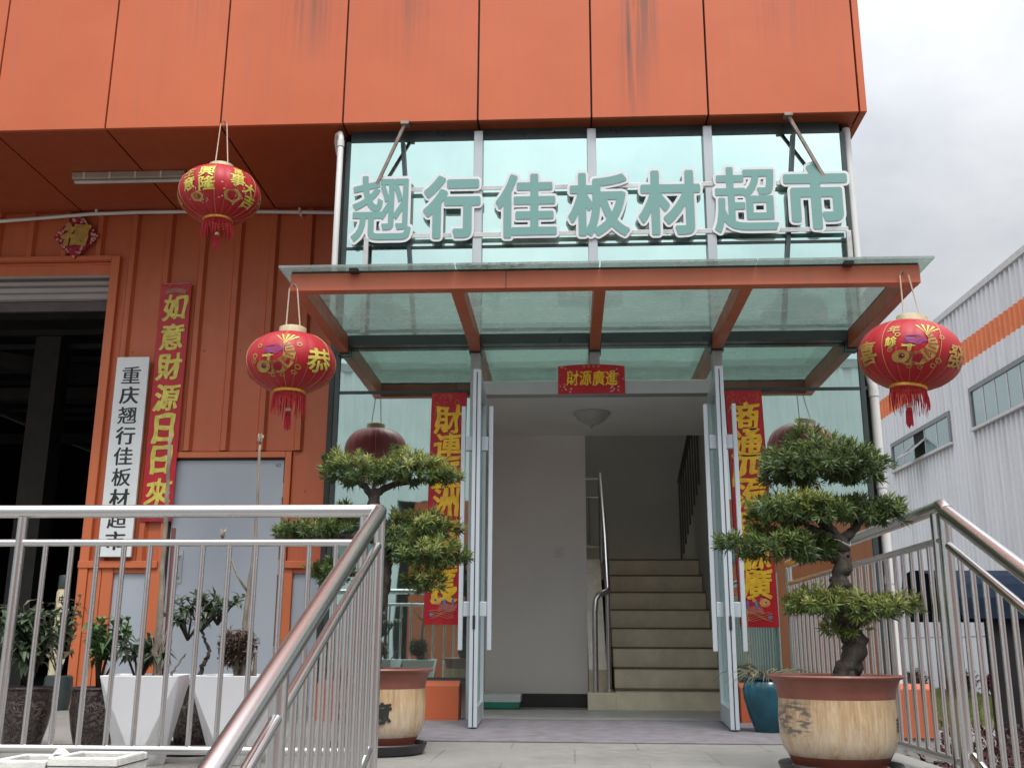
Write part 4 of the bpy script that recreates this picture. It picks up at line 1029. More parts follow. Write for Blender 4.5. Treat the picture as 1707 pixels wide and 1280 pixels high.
# ================================================================== BONSAI
def rosettes(mb_list, c, sx_, sy_, sz_, n, L, rs, nleaf=12, tipw=.16):
    c = Vector(c)
    for k in range(n):
        a = rs.uniform(0, 2 * PI); q = math.sqrt(rs.random()); e = rs.uniform(-.6, 1.0)
        wob = .95 + .16 * math.sin(a * 3 + c.x * 9) + .12 * math.sin(a * 7 + c.z * 5)
        rad = q * wob; zt = (1 - min(1, rad) ** 2.2) ** .5 * e
        p = c + Vector((sx_ * rad * math.cos(a), sy_ * rad * math.sin(a), sz_ * zt))
        out = Vector((math.cos(a) * rad * .75, math.sin(a) * rad * .75, .25 + 1.0 * max(-.3, e))).normalized()
        out = (out + Vector((rs.uniform(-.35, .35), rs.uniform(-.35, .35), rs.uniform(-.15, .35)))).normalized()
        t1 = out.cross(Vector((.3, .8, .2))).normalized(); t2 = out.cross(t1)
        top = e > .35
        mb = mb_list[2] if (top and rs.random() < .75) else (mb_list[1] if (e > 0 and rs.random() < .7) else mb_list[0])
        s = rs.choice((.55, .8, 1.0, 1.1, 1.35)) * rs.uniform(.85, 1.1); ax = p + out * (L * .5 * s)
        for j in range(nleaf):
            f = j / nleaf; az = j * 2.4 + rs.uniform(-.3, .3); spread = .35 + .95 * (1 - f)
            d_ = out * (1.0 - .55 * (1 - f)) + (t1 * math.cos(az) + t2 * math.sin(az)) * spread
            pp = p + out * (L * .55 * s * f)
            mb.leaf(pp, d_, out, L * s * rs.uniform(.8, 1.1), L * tipw * rs.uniform(.85, 1.25), rs.uniform(.05, .4))
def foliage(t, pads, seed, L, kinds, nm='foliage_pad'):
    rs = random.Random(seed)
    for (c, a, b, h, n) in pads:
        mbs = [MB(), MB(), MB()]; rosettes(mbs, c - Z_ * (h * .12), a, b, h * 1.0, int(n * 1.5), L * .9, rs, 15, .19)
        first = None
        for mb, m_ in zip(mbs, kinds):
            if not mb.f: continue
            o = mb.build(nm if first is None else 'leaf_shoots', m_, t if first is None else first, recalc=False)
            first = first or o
def branchy(pts, r0, r1, rs, n=9, kink=.012):
    out, rr = [], []; pts = [Vector(p) for p in pts]; m = len(pts) - 1; N_ = m * 9
    for i in range(N_ + 1):
        f = i / N_ * m; k = min(int(f), m - 1); u = f - k
        p0, p1, p2, p3 = pts[max(k - 1, 0)], pts[k], pts[k + 1], pts[min(k + 2, m)]
        q = .5 * ((2 * p1) + (p2 - p0) * u + (2 * p0 - 5 * p1 + 4 * p2 - p3) * u * u + (3 * p1 - p0 - 3 * p2 + p3) * u ** 3)
        out.append(q + Vector((rs.uniform(-kink, kink), rs.uniform(-kink, kink), 0)) * .5); rr.append((r0 + (r1 - r0) * i / N_) * rs.uniform(.88, 1.14))
    return out, rr
def glazed_pot(t, c, R_, H, mat_body, rim=.16):
    c = Vector(c)
    body = [(R_ * .70, .0), (R_ * .71, .022), (R_ * .66, .03), (R_ * .70, .045)]
    ob = MB().lathe([(.0, .001), (R_ * .66, .001)] + body + [(R_ * .74, .065)], c, 56).build('pot_foot', 'terracotta', t, smooth=True)
    pb = [(R_ * .74, .0655), (R_ * .80, .09), (R_ * .845, .13), (R_ * .86, H * .55), (R_ * .845, H - rim * H - .03)]
    pot = MB().lathe(pb, c, 64).build('pot', mat_body, t, smooth='all')
    zr = H - rim * H - .03
    MB().lathe([(R_ * .846, zr), (R_ * .86, zr + .015), (R_ * .87, H - .05), (R_ * .93, H - .018), (R_ * .985, H - .012), (R_, H - .006), (R_ * .985, H), (R_ * .93, H - .004), (R_ * .86, H - .03), (R_ * .84, H - .07)], c, 64).build('pot_rim', 'terracotta', t, smooth=True)
    MB().lathe([(0, H - .022), (R_ * .5, H - .028), (R_ * .85, H - .04)], c, 40).build('soil', 'soil', t, smooth='all')
    return pot
def saucer(label, c, r):
    o = MB().lathe([(0, .001), (r * .84, .001), (r * .93, .006), (r, .045), (r * .985, .05), (r * .95, .045), (r * .88, .014), (0, .012)], c, 56).build('pot_saucer', 'black_plastic', smooth=True)
    tag(o, label, 'saucer', 'black saucers under pots'); return o
def pot_char(t, pot, ch, c, R_, az, z, s):
    mb = MB()
    def f(u, v, d):
        a = R(az) - PI / 2 + u * s / R_; return Vector((c[0] + (R_ + .002) * math.cos(a), c[1] + (R_ + .002) * math.sin(a), c[2] + z + v * s))
    put_glyph(mb, ch, f, .035, 48, .5); mb.build('ink_character', 'black_ink', pot, recalc=False)
# right, taller
PR = Vector((1.045, 4.30, .013)); HR = .365
saucer('black saucer under the right bonsai pot beside the railing', (PR.x, PR.y, 0), .235)
t = thing('potted_bonsai', 'tiered bonsai in ochre pot with ink landscape, right of the entrance', 'bonsai', PR, 'bonsai in ochre pots')
pot = glazed_pot(t, PR, .262, HR, 'pot_ochre_scene')
pot_char(t, pot, '吉', PR, .262 * .858, 64, .185, .055)
rs = random.Random(11)
YB = 4.30
def at(x, y, dy=0): return aY(x, y, YB + dy)
tk = MB()
p_, r_ = branchy([PR + Vector((.03, 0, HR - .05)), at(1425, 1085), at(1413, 1040), at(1400, 985), at(1404, 935), at(1398, 900)], (.049), .031, rs, kink=.014); tk.tube(p_, r_, 20, rough=.30)
for pts, ra, rb in (([at(1398, 905), at(1372, 868, .02), at(1345, 830, .03), at(1350, 785, .02)], .03, .014), ([at(1400, 905), at(1425, 880, .03), at(1440, 855, .04)], .026, .01),
                    ([at(1395, 900), at(1360, 885, -.04), at(1325, 860, -.06)], .022, .009), ([at(1402, 930), at(1350, 925, -.03), at(1290, 915, -.04)], .022, .008),
                    ([at(1400, 1010), at(1440, 1012, .02), at(1480, 1012, .02)], .02, .008), ([at(1400, 1015), at(1370, 1008, -.03), at(1345, 1000, -.05)], .02, .008)):
    p_, r_ = branchy(pts, ra, rb, rs); tk.tube(p_, r_, 10, rough=.25)
trk = tk.build('trunk', 'bark', t, smooth='all')
mb = MB()
for y0, r0 in ((905, .042), (975, .04), (985, .042)):
    q = at(1400, y0); mb.tube([q + Vector((r0 * math.cos(a), r0 * math.sin(a), .012 * math.sin(a * 2))) for a in [2 * PI * k / 16 for k in range(16)]], .0025, 5, closed=True)
mb.build('tie_wire', 'tie_wire', trk)
k2 = ('needle_old', 'needle_mid', 'needle_new'); k1 = ('needle_old', 'needle_old', 'needle_mid'); k3 = ('needle_mid', 'needle_new', 'needle_new')
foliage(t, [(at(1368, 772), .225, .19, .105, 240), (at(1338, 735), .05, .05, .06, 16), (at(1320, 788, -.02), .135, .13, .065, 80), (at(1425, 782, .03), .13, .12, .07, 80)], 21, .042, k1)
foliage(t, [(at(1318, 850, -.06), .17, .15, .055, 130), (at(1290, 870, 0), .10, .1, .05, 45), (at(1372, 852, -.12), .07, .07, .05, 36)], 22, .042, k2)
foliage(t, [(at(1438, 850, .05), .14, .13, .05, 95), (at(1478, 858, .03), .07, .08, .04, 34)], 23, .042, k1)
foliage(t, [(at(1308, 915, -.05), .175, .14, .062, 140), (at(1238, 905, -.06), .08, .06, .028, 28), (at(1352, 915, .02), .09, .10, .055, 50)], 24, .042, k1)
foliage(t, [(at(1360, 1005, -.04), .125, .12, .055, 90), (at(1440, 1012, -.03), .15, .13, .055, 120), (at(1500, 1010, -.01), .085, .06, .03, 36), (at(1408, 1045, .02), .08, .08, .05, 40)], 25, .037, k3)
# left
YB = 4.98
PL_ = Vector((aY(630, 1250, YB).x, YB, .013)); HL = .365
saucer('black saucer under the left bonsai pot', (PL_.x, PL_.y, 0), .225)
t = thing('potted_bonsai', 'flat topped bonsai in ochre pot with black character, left of the entrance behind railing', 'bonsai', PL_, 'bonsai in ochre pots')
pot = glazed_pot(t, PL_, .248, HL, 'pot_ochre')
pot_char(t, pot, '意', PL_, .248 * .858, 13, .175, .085); pot_char(t, pot, '如', PL_, .248 * .858, -42, .175, .085)
tk = MB()
p_, r_ = branchy([PL_ + Vector((-.02, 0, HL - .05)), at(618, 1060), at(632, 1000), at(640, 940), at(628, 880), at(622, 815)], .046, .028, rs, kink=.012); tk.tube(p_, r_, 20, rough=.30)
for pts, ra, rb in (([at(625, 830), at(600, 805), at(570, 795)], .02, .008), ([at(622, 825), at(665, 805, .02), at(715, 800)], .02, .008), ([at(632, 900), at(580, 895, -.02), at(520, 890)], .022, .008),
                    ([at(635, 915), at(670, 900, -.03), at(715, 900, -.05)], .024, .009), ([at(638, 950), at(600, 955, -.03), at(560, 960)], .018, .007)):
    p_, r_ = branchy(pts, ra, rb, rs); tk.tube(p_, r_, 10, rough=.25)
tk.build('trunk', 'bark', t, smooth='all')
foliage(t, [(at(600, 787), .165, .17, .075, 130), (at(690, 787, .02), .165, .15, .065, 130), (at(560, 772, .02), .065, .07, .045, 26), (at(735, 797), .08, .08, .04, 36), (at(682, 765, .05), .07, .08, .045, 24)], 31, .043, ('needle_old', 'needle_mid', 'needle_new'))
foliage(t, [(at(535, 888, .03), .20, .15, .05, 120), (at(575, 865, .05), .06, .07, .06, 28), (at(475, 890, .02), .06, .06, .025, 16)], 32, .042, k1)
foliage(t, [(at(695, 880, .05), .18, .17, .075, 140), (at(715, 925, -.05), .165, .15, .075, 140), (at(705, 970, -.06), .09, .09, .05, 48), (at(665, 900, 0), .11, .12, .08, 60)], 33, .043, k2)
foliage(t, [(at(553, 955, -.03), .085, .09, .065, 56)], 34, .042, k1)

# ================================================================== POTS BEHIND THE LEFT RAILING
def leafy(mb, p, h, spread, n, L, W, rs, stems=5, stemmb=None, droop=.3):
    p = Vector(p)
    for s_ in range(stems):
        a = rs.uniform(0, 2 * PI); tip = p + Vector((spread * math.cos(a) * rs.uniform(.3, 1), spread * math.sin(a) * rs.uniform(.3, 1), h * rs.uniform(.65, 1)))
        mid = p.lerp(tip, .5) + Vector((rs.uniform(-.03, .03), rs.uniform(-.03, .03), .03))
        if stemmb is not None: stemmb.tube([p, mid, tip], [.006, .0045, .0025], 5)
        for k in range(n // stems):
            f = rs.uniform(.4, 1); q = p.lerp(mid, f * 2) if f < .5 else mid.lerp(tip, f * 2 - 1)
            d_ = Vector((rs.uniform(-1, 1), rs.uniform(-1, 1), rs.uniform(-.5, .7)))
            mb.leaf(q, d_, Z_, L * rs.uniform(.6, 1.2), W * rs.uniform(.7, 1.2), droop * rs.uniform(.5, 2))
def dark_pot(label, c, R_, H, leafm, h, spread, n, L, W, seed, stems=5, trunk=None):
    t = thing('potted_plant', label, 'potted plant', c, 'potted plants behind the railing'); c = Vector(c); rs = random.Random(seed)
    MB().lathe([(0, .001), (R_ * .62, .001), (R_ * .66, .01), (R_ * .86, H * .35), (R_ * .97, H * .62), (R_ * .94, H * .76), (R_ * .93, H * .78), (R_ * .95, H * .8), (R_ * .96, H * .95), (R_ * 1.02, H * .97), (R_ * 1.0, H), (R_ * .9, H * .99), (R_ * .86, H * .9)], c, 44).build('pot', 'dark_glaze', t, smooth=True)
    MB().lathe([(0, H * .93), (R_ * .88, H * .91)], c, 24).build('soil', 'soil', t)
    lm, stm = MB(), MB()
    if trunk:
        p_, r_ = branchy([c + Z_ * (H * .9)] + trunk, .012, .006, rs); stm.tube(p_, r_, 7)
        for q in (trunk[-1], trunk[-1] + Vector((-.06, 0, -.04)), trunk[-1] + Vector((.07, .02, .03))): leafy(lm, q, h, spread, n // 3, L, W, rs, stems, stm)
    else: leafy(lm, c + Z_ * (H * .9), h, spread, n, L, W, rs, stems, stm)
    stm.build('stem', 'bark', t, smooth='all'); lm.build('leaves', leafm, t, recalc=False)
    return t
def fl(x, y): q = aZ(x, y, 0); return Vector((q.x, q.y, 0))
P1 = fl(35, 1250); P2 = fl(152, 1250); P3 = fl(318, 1256)
dark_pot('dark patterned pot with dense grey green bush, leftmost behind the railing', P1, .118, .285, 'leaf_grey', .40, .16, 480, .088, .034, 41, 12)
dark_pot('dark patterned pot with bright green seedlings, between loading bay and white planter', P2, .118, .285, 'leaf_green', .36, .14, 260, .07, .034, 42, 10)
saucer('black saucer under the dark pot between the white planters', (P3.x, P3.y, 0), .15)
P3.z = .013
dark_pot('dark patterned pot with a small leafy tree, between the two white planters', P3, .108, .285, 'leaf_grey', .15, .17, 330, .056, .023, 43, 9, [aY(338, 1110, P3.y), aY(348, 1085, P3.y), aY(335, 1052, P3.y)])
def white_planter(label, c, hw, H, tw):
    t = thing('white_planter', label, 'planter', c, 'white faceted planters'); c = Vector(c)
    ro = Matrix.Rotation(tw, 3, 'Z')
    top = [c + ro @ Vector((x * hw, y * hw, H)) for x, y in ((-1, -1), (1, -1), (1, 1), (-1, 1))]
    bw = hw * .60
    bot = [c + ro @ Vector((bw * 1.05 * math.cos(k * PI / 2 - PI / 2), bw * 1.05 * math.sin(k * PI / 2 - PI / 2), .0)) for k in range(4)]
    tp2 = [c + ro @ Vector((x * hw * .93, y * hw * .93, H)) for x, y in ((-1, -1), (1, -1), (1, 1), (-1, 1))]
    inn = [c + ro @ Vector((x * hw * .88, y * hw * .88, H - .05)) for x, y in ((-1, -1), (1, -1), (1, 1), (-1, 1))]
    fs = []
    for k in range(4): fs += [(k, (k + 1) % 4, 4 + (k + 1) % 4), (k, 4 + (k + 1) % 4, 4 + k)]
    # faceted sides: each top edge runs down to one base corner
    fs = []
    for k in range(4): fs.append((k, 4 + k, (k + 1) % 4)); fs.append(((k + 1) % 4, 4 + k, 4 + (k + 1) % 4))
    for k in range(4): fs.append((k, (k + 1) % 4, 8 + (k + 1) % 4, 8 + k)); fs.append((8 + k, 8 + (k + 1) % 4, 12 + (k + 1) % 4, 12 + k))
    fs.append((7, 6, 5, 4))
    MB().add(top + bot + tp2 + inn, fs).build('planter_shell', 'plastic_white', t, bevel=.003)
    MB().add(inn, [(0, 1, 2, 3)]).build('soil', 'soil', t)
    return t
YP = 4.42
W1 = aY(246, 1124, YP); W2 = aY(398, 1124, YP + .06)
hP = W1.z
t = white_planter('white faceted planter holding a tall bare trunk, nearer the loading bay', Vector((W1.x, YP, 0)), .155, hP, R(10)); rs = random.Random(51)
mb = MB(); b0 = Vector((aY(262, 1120, YP).x, YP, hP - .05)); tp = aY(284, 722, YP)
p_, r_ = branchy([b0, b0.lerp(tp, .3), b0.lerp(tp, .6), tp], .017, .006, rs, kink=.006); mb.tube(p_, r_, 9)
for k in range(26):
    f = rs.uniform(.0, .1); q = b0.lerp(tp, f); mb.tube([q, q + Vector((rs.uniform(-.05, .06), rs.uniform(-.04, .04), rs.uniform(.05, .14)))], [.005, .002], 5)
p_, r_ = branchy([b0, b0 + Vector((.06, 0, .05)), aY(310, 1088, YP)], .010, .003, rs); mb.tube(p_, r_, 6)
mb.build('bare_trunk', 'bark_pale', t, smooth='all')
MB().tube([Vector((aY(274, 1120, YP + .04).x, YP + .04, hP - .05)), aY(290, 880, YP + .04)], .010, 8).build('support_stake', 'brown_pole', t)
lm, sm_ = MB(), MB(); leafy(lm, (aY(228, 1120, YP).x, YP + .02, hP - .04), .19, .13, 150, .075, .03, rs, 8, sm_, .6); lm.build('leaves', 'leaf_grey', t, recalc=False); sm_.build('stem', 'bark', t)
t = white_planter('white faceted planter with a tall bare stem and dried brown shrub, nearer the bonsai', Vector((W2.x, YP + .06, 0)), .155, hP, R(-4))
mb = MB(); b0 = Vector((aY(402, 1120, YP).x, YP + .06, hP - .05)); tp = aY(433, 742, YP + .06)
p_, r_ = branchy([b0, aY(408, 1040, YP + .06), aY(425, 900, YP + .06), tp], .014, .005, rs, kink=.005); mb.tube(p_, r_, 9)
q = aY(404, 985, YP + .06); 
mb.tube([aY(412, 985, YP + .06), aY(396, 960, YP + .06), aY(375, 905, YP + .06)], [.006, .005, .004], 6)
for cx_, cy_ in ((434, 735), (371, 893)):
    for k in range(22):
        q = aY(cx_, cy_, YP + .06); mb.tube([q + Vector((0, 0, -.01)), q + Vector((rs.uniform(-.014, .014), rs.uniform(-.014, .014), rs.uniform(.0, .036)))], [.004, .002], 5)
mb.build('bare_trunk', 'bark_pale', t, smooth='all')
mb = MB()
for k in range(9): 
    q = Vector((aY(385 + 4 * k, 1120, YP).x, YP + .06, hP - .05)); mb.tube([q, q + Vector((rs.uniform(-.05, .05), rs.uniform(-.04, .04), rs.uniform(.12, .2)))], [.013, .005], 6)
lm = MB()
for k in range(1100):
    q = aY(396, 1083, YP + .06) + Vector((rs.uniform(-1, 1), rs.uniform(-1, 1), rs.uniform(-1, 1))).normalized() * (rs.random() ** .5 * .085) + Vector((0, 0, .005)); lm.leaf(q, Vector((rs.uniform(-1, 1), rs.uniform(-1, 1), rs.uniform(-.6, 1))), Z_, .03, .012, .6)
mb.build('dry_stem', 'bark_pale', t); lm.build('dried_leaves', 'dry_brown', t, recalc=False)
c = fl(93, 1181); c.y = 7.9; c.x = aY(93, 1180, 7.9).x
t = thing('potted_plant', 'small dark green vase with pale flowers inside the loading bay edge', 'potted plant', c, 'potted plants behind the railing')
MB().lathe([(0, .001), (.085, .001), (.095, .05), (.105, .17), (.10, .24), (.09, .25), (.085, .22)], c, 30).build('pot', 'dark_frame', t, smooth=True)
lm, sm_ = MB(), MB(); rs = random.Random(61); leafy(lm, c + Z_ * .22, .62, .26, 150, .11, .045, rs, 9, sm_, .4); lm.build('leaves', 'leaf_grey', t, recalc=False); sm_.build('stem', 'bark', t)
lm = MB(); leafy(lm, c + Z_ * .24, .26, .1, 30, .07, .05, rs, 4, None); lm.build('petals', 'pale_petal', t, recalc=False)
c = Vector((aY(100, 1040, 9.05).x, 9.05, 0))
t = thing('storage_canister', 'slim cream canister with a dark cap just inside the loading bay', 'canister', c)
MB().lathe([(0, 0), (.052, 0), (.055, .02), (.055, .92), (.045, .95)], c, 32).build('canister_body', 'cream_cap', t, smooth=True)
MB().lathe([(.05, .95), (.05, 1.06), (.044, 1.07), (0, 1.07)], c, 28).build('lid', 'dark_frame', t, smooth=True)
mb = MB()
def fdr(u, v, d): a = -PI / 2 + .35 + u * .06 / .056; return Vector((c.x + .0565 * math.cos(a), c.y + .0565 * math.sin(a), .86 + v * .06))
put_glyph(mb, '中', fdr, .03, 40, .4); mb.build('mark', 'black_ink', t, recalc=False)
for k, (x0, x1, y0, lab) in enumerate(((-20, 76, 1266, 'open white foam box with a broken lid corner, leftmost in front of the railing'), (79, 196, 1258, 'open white foam box in front of the railing, beside the white planter'))):
    YQ = 3.55; a, b = aY(x0, y0, YQ), aY(x1, y0, YQ); zt = a.z - .006 * k; cc = ((a.x + b.x) / 2, YQ + .13, 0); hw = (b.x - a.x) / 2
    t = thing('foam_box', lab, 'foam box', cc, 'white foam boxes'); mb = MB(); rs = random.Random(70 + k)
    x0_, x1_, y0_, y1_ = cc[0] - hw, cc[0] + hw, YQ, YQ + .26
    mb.box(x0_, x1_, y0_, y0_ + .022, 0, zt); mb.box(x0_, x1_, y1_ - .022, y1_, 0, zt - .004); mb.box(x0_, x0_ + .022, y0_ + .022, y1_ - .022, 0, zt - .002); mb.box(x1_ - .022, x1_, y0_ + .022, y1_ - .022, 0, zt - .001); mb.box(x0_ + .022, x1_ - .022, y0_ + .022, y1_ - .022, 0, .02)
    mb.build('box_shell', 'foam_white', t, bevel=.007, seg=3)
    B(x0_ - .002, x1_ + .002, y0_ - .002, y1_ + .002, zt - .030, zt - .027).build('lid_groove', 'dark_gap', t)
    if k == 0: MB().add([(x1_ - .09, y1_ - .03, zt - .002), (x1_ - .02, y1_ - .05, zt - .002), (x1_ - .07, y1_ - .02, zt + .025), (x1_ - .09, y1_ - .02, zt - .002), (x1_ - .02, y1_ - .035, zt - .002), (x1_ - .07, y1_ - .01, zt + .025)], [(0, 1, 2), (3, 5, 4), (0, 2, 5, 3), (1, 4, 5, 2)]).build('lid_shard', 'foam_white', t)
# teal jar with dry grass
c = Vector((aY(1283, 1218, 6.35).x, 6.35, 0))
t = thing('teal_jar', 'teal glazed jar of withered grass beside the right entrance door', 'jar', c)
MB().lathe([(0, .001), (.075, .001), (.08, .012), (.115, .10), (.140, .20), (.143, .25), (.128, .285), (.118, .297), (.135, .302), (.137, .312), (.12, .315), (.11, .29)], c, 48).build('jar_body', 'teal_glaze', t, smooth=True)
lm = MB(); rs = random.Random(81)
for k in range(60):
    a = rs.uniform(0, 2 * PI); L_ = rs.uniform(.1, .26); p0 = c + Vector((.06 * math.cos(a), .06 * math.sin(a), .29)); o_ = Vector((math.cos(a + rs.uniform(-1, 1)), math.sin(a + rs.uniform(-1, 1)), 0))
    pts = [p0 + o_ * (L_ * f * rs.uniform(.9, 1.1)) + Z_ * (L_ * (1.25 * f - 1.35 * f * f)) for f in (0, .25, .5, .75, 1.0)]
    lm.tube(pts, [.003, .0035, .003, .002, .001], 4)
lm.build('withered_grass', 'dry_leaf', t)

# ================================================================== NEIGHBOURING WAREHOUSE ON THE RIGHT
wh = thing('neighbour_warehouse', 'white corrugated warehouse with orange stripe and strip windows, right of the yard', 'building', (14, 36, GZ))
B0 = aZ(1640, 1161, GZ); WD = Vector((-.0268, 1, 0)).normalized(); WN = Vector((-WD.y, WD.x, 0))
def wp(x, y): return aP(x, y, B0, WN)
def sz(x, y): q = wp(x, y); return (q - B0).dot(WD), q.z
S0, S1 = -22, 30
zroof = sz(1650, 472)[1]; zs1 = sz(1600, 574)[1]; zs0 = sz(1600, 614)[1]
def W(s, d, z): q = B0 + WD * s + WN * d; return Vector((q.x, q.y, z))
def corr(name, z0, z1, m_, pitch=.36):
    mb = MB(); n = int((S1 - S0) / pitch); pf = []
    for i in range(n):
        s = S0 + i * pitch
        pf += [(s, 0), (s + pitch * .42, 0), (s + pitch * .55, .07), (s + pitch * .87, .07)]
    m = len(pf); mb.add([W(s, d_, z0) for s, d_ in pf] + [W(s, d_, z1) for s, d_ in pf], [(i, i + 1, m + i + 1, m + i) for i in range(m - 1)])
    return mb.build(name, m_, wh)
zb = .9
corr('corrugated_wall', zb, zs0, 'wall_white'); corr('stripe', zs0, zs1, 'orange_band'); corr('upper_wall', zs1, zroof, 'wall_white')
def slab(name, s0, s1, d0, d1, z0, z1, m_, par=wh):
    mb = MB(); mb.add([W(s0, d0, z0), W(s1, d0, z0), W(s1, d1, z0), W(s0, d1, z0), W(s0, d0, z1), W(s1, d0, z1), W(s1, d1, z1), W(s0, d1, z1)],
                      [(0, 3, 2, 1), (4, 5, 6, 7), (0, 1, 5, 4), (1, 2, 6, 5), (2, 3, 7, 6), (3, 0, 4, 7)]); return mb.build(name, m_, par)
slab('base_wall', S0, S1, -.1, .05, GZ, zb, 'wall_white')
slab('eaves', S0, S1, -.3, .13, zroof, zroof + .22, 'roof_trim')
slab('back_wall', S0, S1, -12, -11.9, GZ, zroof, 'wall_white'); slab('roof', S0, S1, -12, -.3, zroof, zroof + .1, 'roof_trim')
jt = MB()
for z in (zb + .0, .15): pass
slab('wall_joint', S0, S1, .0505, .056, zb - .03, zb, 'window_frame'); 
def strip_window(x0, x1, yt0, yb0, yt1, yb1, n, opened=None):
    s0, za = sz(x0, yt0); _, zbm = sz(x0, yb0); s1, zc = sz(x1, yt1); zt = (za + zc) / 2; zl = (zbm + sz(x1, yb1)[1]) / 2
    if s0 > s1: s0, s1 = s1, s0
    fr = slab('strip_window', s0 - .16, s1 + .16, .0, .075, zl - .14, zl, 'window_frame')
    for a, b, c_, d_ in ((s0 - .16, s1 + .16, zt, zt + .16), (s0 - .16, s0, zl, zt), (s1, s1 + .16, zl, zt)): slab('frame', a, b, .0, .13, c_, d_, 'window_frame', fr)
    slab('sill', s0 - .2, s1 + .2, .076, .2, zl - .16, zl - .06, 'roof_trim', fr)
    for i in range(n):
        a, b = s0 + (s1 - s0) * i / n, s0 + (s1 - s0) * (i + 1) / n
        if opened is not None and i == opened:
            slab('dark_opening', a, b, .02, .076, zl, zt, 'dark_panel', fr)
            mb = MB(); zm = zl + (zt - zl) * .62; mb.add([W(a, .09, zm), W(b, .09, zm), W(b, .75, zm - .55), W(a, .75, zm - .55)], [(0, 1, 2, 3)]); mb.build('tilted_sash', 'pale_window', fr, recalc=False)
            mb = MB(); mb.bar(W(a, .75, zm - .55), W(b, .75, zm - .55), .07, .07); mb.bar(W(a, .09, zm), W(a, .75, zm - .55), .06, .06); mb.bar(W(b, .09, zm), W(b, .75, zm - .55), .06, .06); mb.build('sash_frame', 'roof_trim', fr)
        else: slab('pane', a + .03, b - .03, .02, .082, zl, zt, 'pale_window', fr)
        if i: slab('window_bar', a - .03, a + .03, .03, .1, zl, zt, 'roof_trim', fr)
strip_window(1584, 1492, 690, 733, 748, 787, 5, 2)
strip_window(1707 + 95, 1624, 540, 625, 660, 712, 8)

# shelter with navy awning by the hedge
t = thing('awning_shelter', 'navy awning shelter with a dark side panel beyond the right railing', 'shelter', (5, 12.6, GZ))
mb = MB(); pf = []
for i in range(11):
    a = PI * i / 10; pf.append((12.7 - .9 * math.cos(a), .80 + .58 * math.sin(a) ** .8))
m = len(pf); x0, x1 = 4.08, 7.2
vs = [(x0 + .22 * (1 - math.sin(PI * i / 10)), y, z) for i, (y, z) in enumerate(pf)] + [(x1, y, z) for y, z in pf]
mb.add(vs, [(i, i + 1, m + i + 1, m + i) for i in range(m - 1)] + [tuple(range(m)), tuple(range(m, 2 * m))]); mb.build('awning', 'navy_fabric', t)
mb = B(4.60, 7.1, 11.9, 11.96, GZ, .80); mb.build('side_panel', 'dark_panel', t)
mb = MB()
for x, y in ((4.35, 13.5), (7.1, 13.5), (4.62, 12.0)): mb.tube([(x, y, GZ), (x, y, .85)], .03, 10)
build_each(mb, 'post', 'dark_steel', t)
# hedge, grass, shrubs
hb = MB(); rs = random.Random(91)
for k in range(9000):
    q = Vector((rs.uniform(1.75, 4.0), rs.uniform(4.6, 9.8), 0)); top = -.22 + .16 * mnoise.noise(q * 1.6)
    q.z = GZ + (top - GZ) * (1 - rs.random() ** 2.2)
    hb.leaf(q, Vector((rs.uniform(-1, 1), rs.uniform(-1, 1), rs.uniform(-.2, 1))), Z_, rs.uniform(.05, .09), rs.uniform(.025, .045), .3)
o = hb.build('hedge', 'leaf_red', recalc=False); tag(o, 'low dark red hedge outside the right railing', 'hedge', kind='stuff')
gb = MB()
for k in range(16000):
    q = B0 + WD * rs.uniform(-15, 14) + WN * rs.uniform(.3, 7.5); q.z = GZ
    gb.leaf(q, Vector((rs.uniform(-.6, .6), rs.uniform(-.6, .6), 1)), Y_, rs.uniform(.1, .28), .05, .2)
o = gb.build('grass', 'grass_blade', recalc=False); tag(o, 'strip of green grass at the foot of the warehouse', 'grass', kind='stuff')
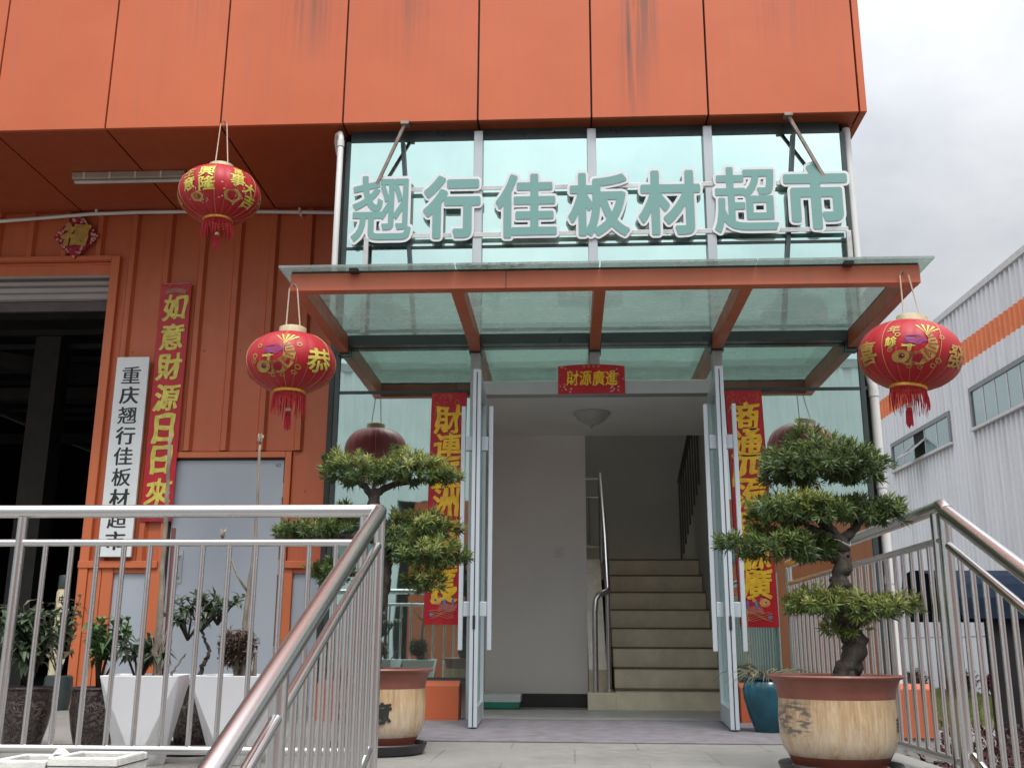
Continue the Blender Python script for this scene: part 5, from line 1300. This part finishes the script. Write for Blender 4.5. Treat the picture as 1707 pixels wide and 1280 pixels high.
for (x, y0, y1, m_, lab, dist) in ((1655, 1163, 1122, 'leaf_crimson', 'crimson shrub by the white warehouse wall, nearest the dark panel', 2.0), (1612, 1163, 1118, 'leaf_red', 'thin dark red shrub by the white warehouse wall, seen between balusters', 2.0), (1530, 1160, 1112, 'dry_brown', 'bare grey brown shrub by the warehouse, seen just right of the bonsai pot', 2.0)):
    q = aZ(x, y0 + 6, GZ); top = aY(x, y1, q.y).z; hgt = top - GZ
    t = thing('shrub', lab, 'shrub', q, 'shrubs along the warehouse'); lm, sm_ = MB(), MB()
    for k in range(900):
        v = Vector((rs.gauss(0, .27), rs.gauss(0, .27), rs.gauss(0, .25))) * hgt * .55
        lm.leaf(q + Z_ * (hgt * .62) + v, Vector((rs.uniform(-1, 1), rs.uniform(-1, 1), rs.uniform(-.4, 1))), Z_, .12, .06, .3)
    for k in range(6): sm_.tube([q, q + Vector((rs.uniform(-.3, .3), rs.uniform(-.3, .3), hgt * .7))], [.03, .01], 5)
    lm.build('leaves', m_, t, recalc=False); sm_.build('stem', 'bark_pale', t)

# ================================================================== BUILDING ACROSS THE YARD (behind the photographer, seen in the mirrored glass)
ob = thing('opposite_building', 'pale corrugated building with orange base, mirrored in the entrance glass', 'building', (0, -20, GZ))
def ocorr(name, x0, x1, z0, z1, m_, pitch=.42):
    mb = MB(); n = int((x1 - x0) / pitch); pf = []
    for i in range(n):
        s = x0 + i * pitch; pf += [(s, -20), (s + pitch * .45, -20), (s + pitch * .55, -19.93), (s + pitch * .9, -19.93)]
    m = len(pf); mb.add([(x, y, z0) for x, y in pf] + [(x, y, z1) for x, y in pf], [(i, i + 1, m + i + 1, m + i) for i in range(m - 1)]); return mb.build(name, m_, ob)
ocorr('corrugated_wall', -30, 34, 5.2, 9.7, 'far_white'); ocorr('lower_wall', -30, -5.3, GZ, 5.2, 'far_white')
ocorr('base_wall', -5.3, 34, GZ, 5.2, 'orange_sheet', 1.2)
mb = B(-30, 34, -20.4, -19.9, 9.7, 10.0); mb.box(-30, 34, -34, -33.9, GZ, 9.7); mb.box(-30, 34, -34, -20.4, 9.7, 9.8); mb.build('roof', 'roof_trim', ob)
for x in (-9.5, 3.0, 12.0):
    f = B(x, x + 3.4, -19.95, -19.88, 3.2, 4.6).build('strip_window', 'window_frame', ob)
    for k in range(4): B(x + .08 + .82 * k, x + .08 + .82 * k + .74, -19.9, -19.86, 3.3, 4.5).build('pane', 'pale_window', f)
mb = B(-2.5, 2.5, -19.92, -19.85, GZ, 2.6); mb.build('roller_gate', 'shutter_grey', ob)
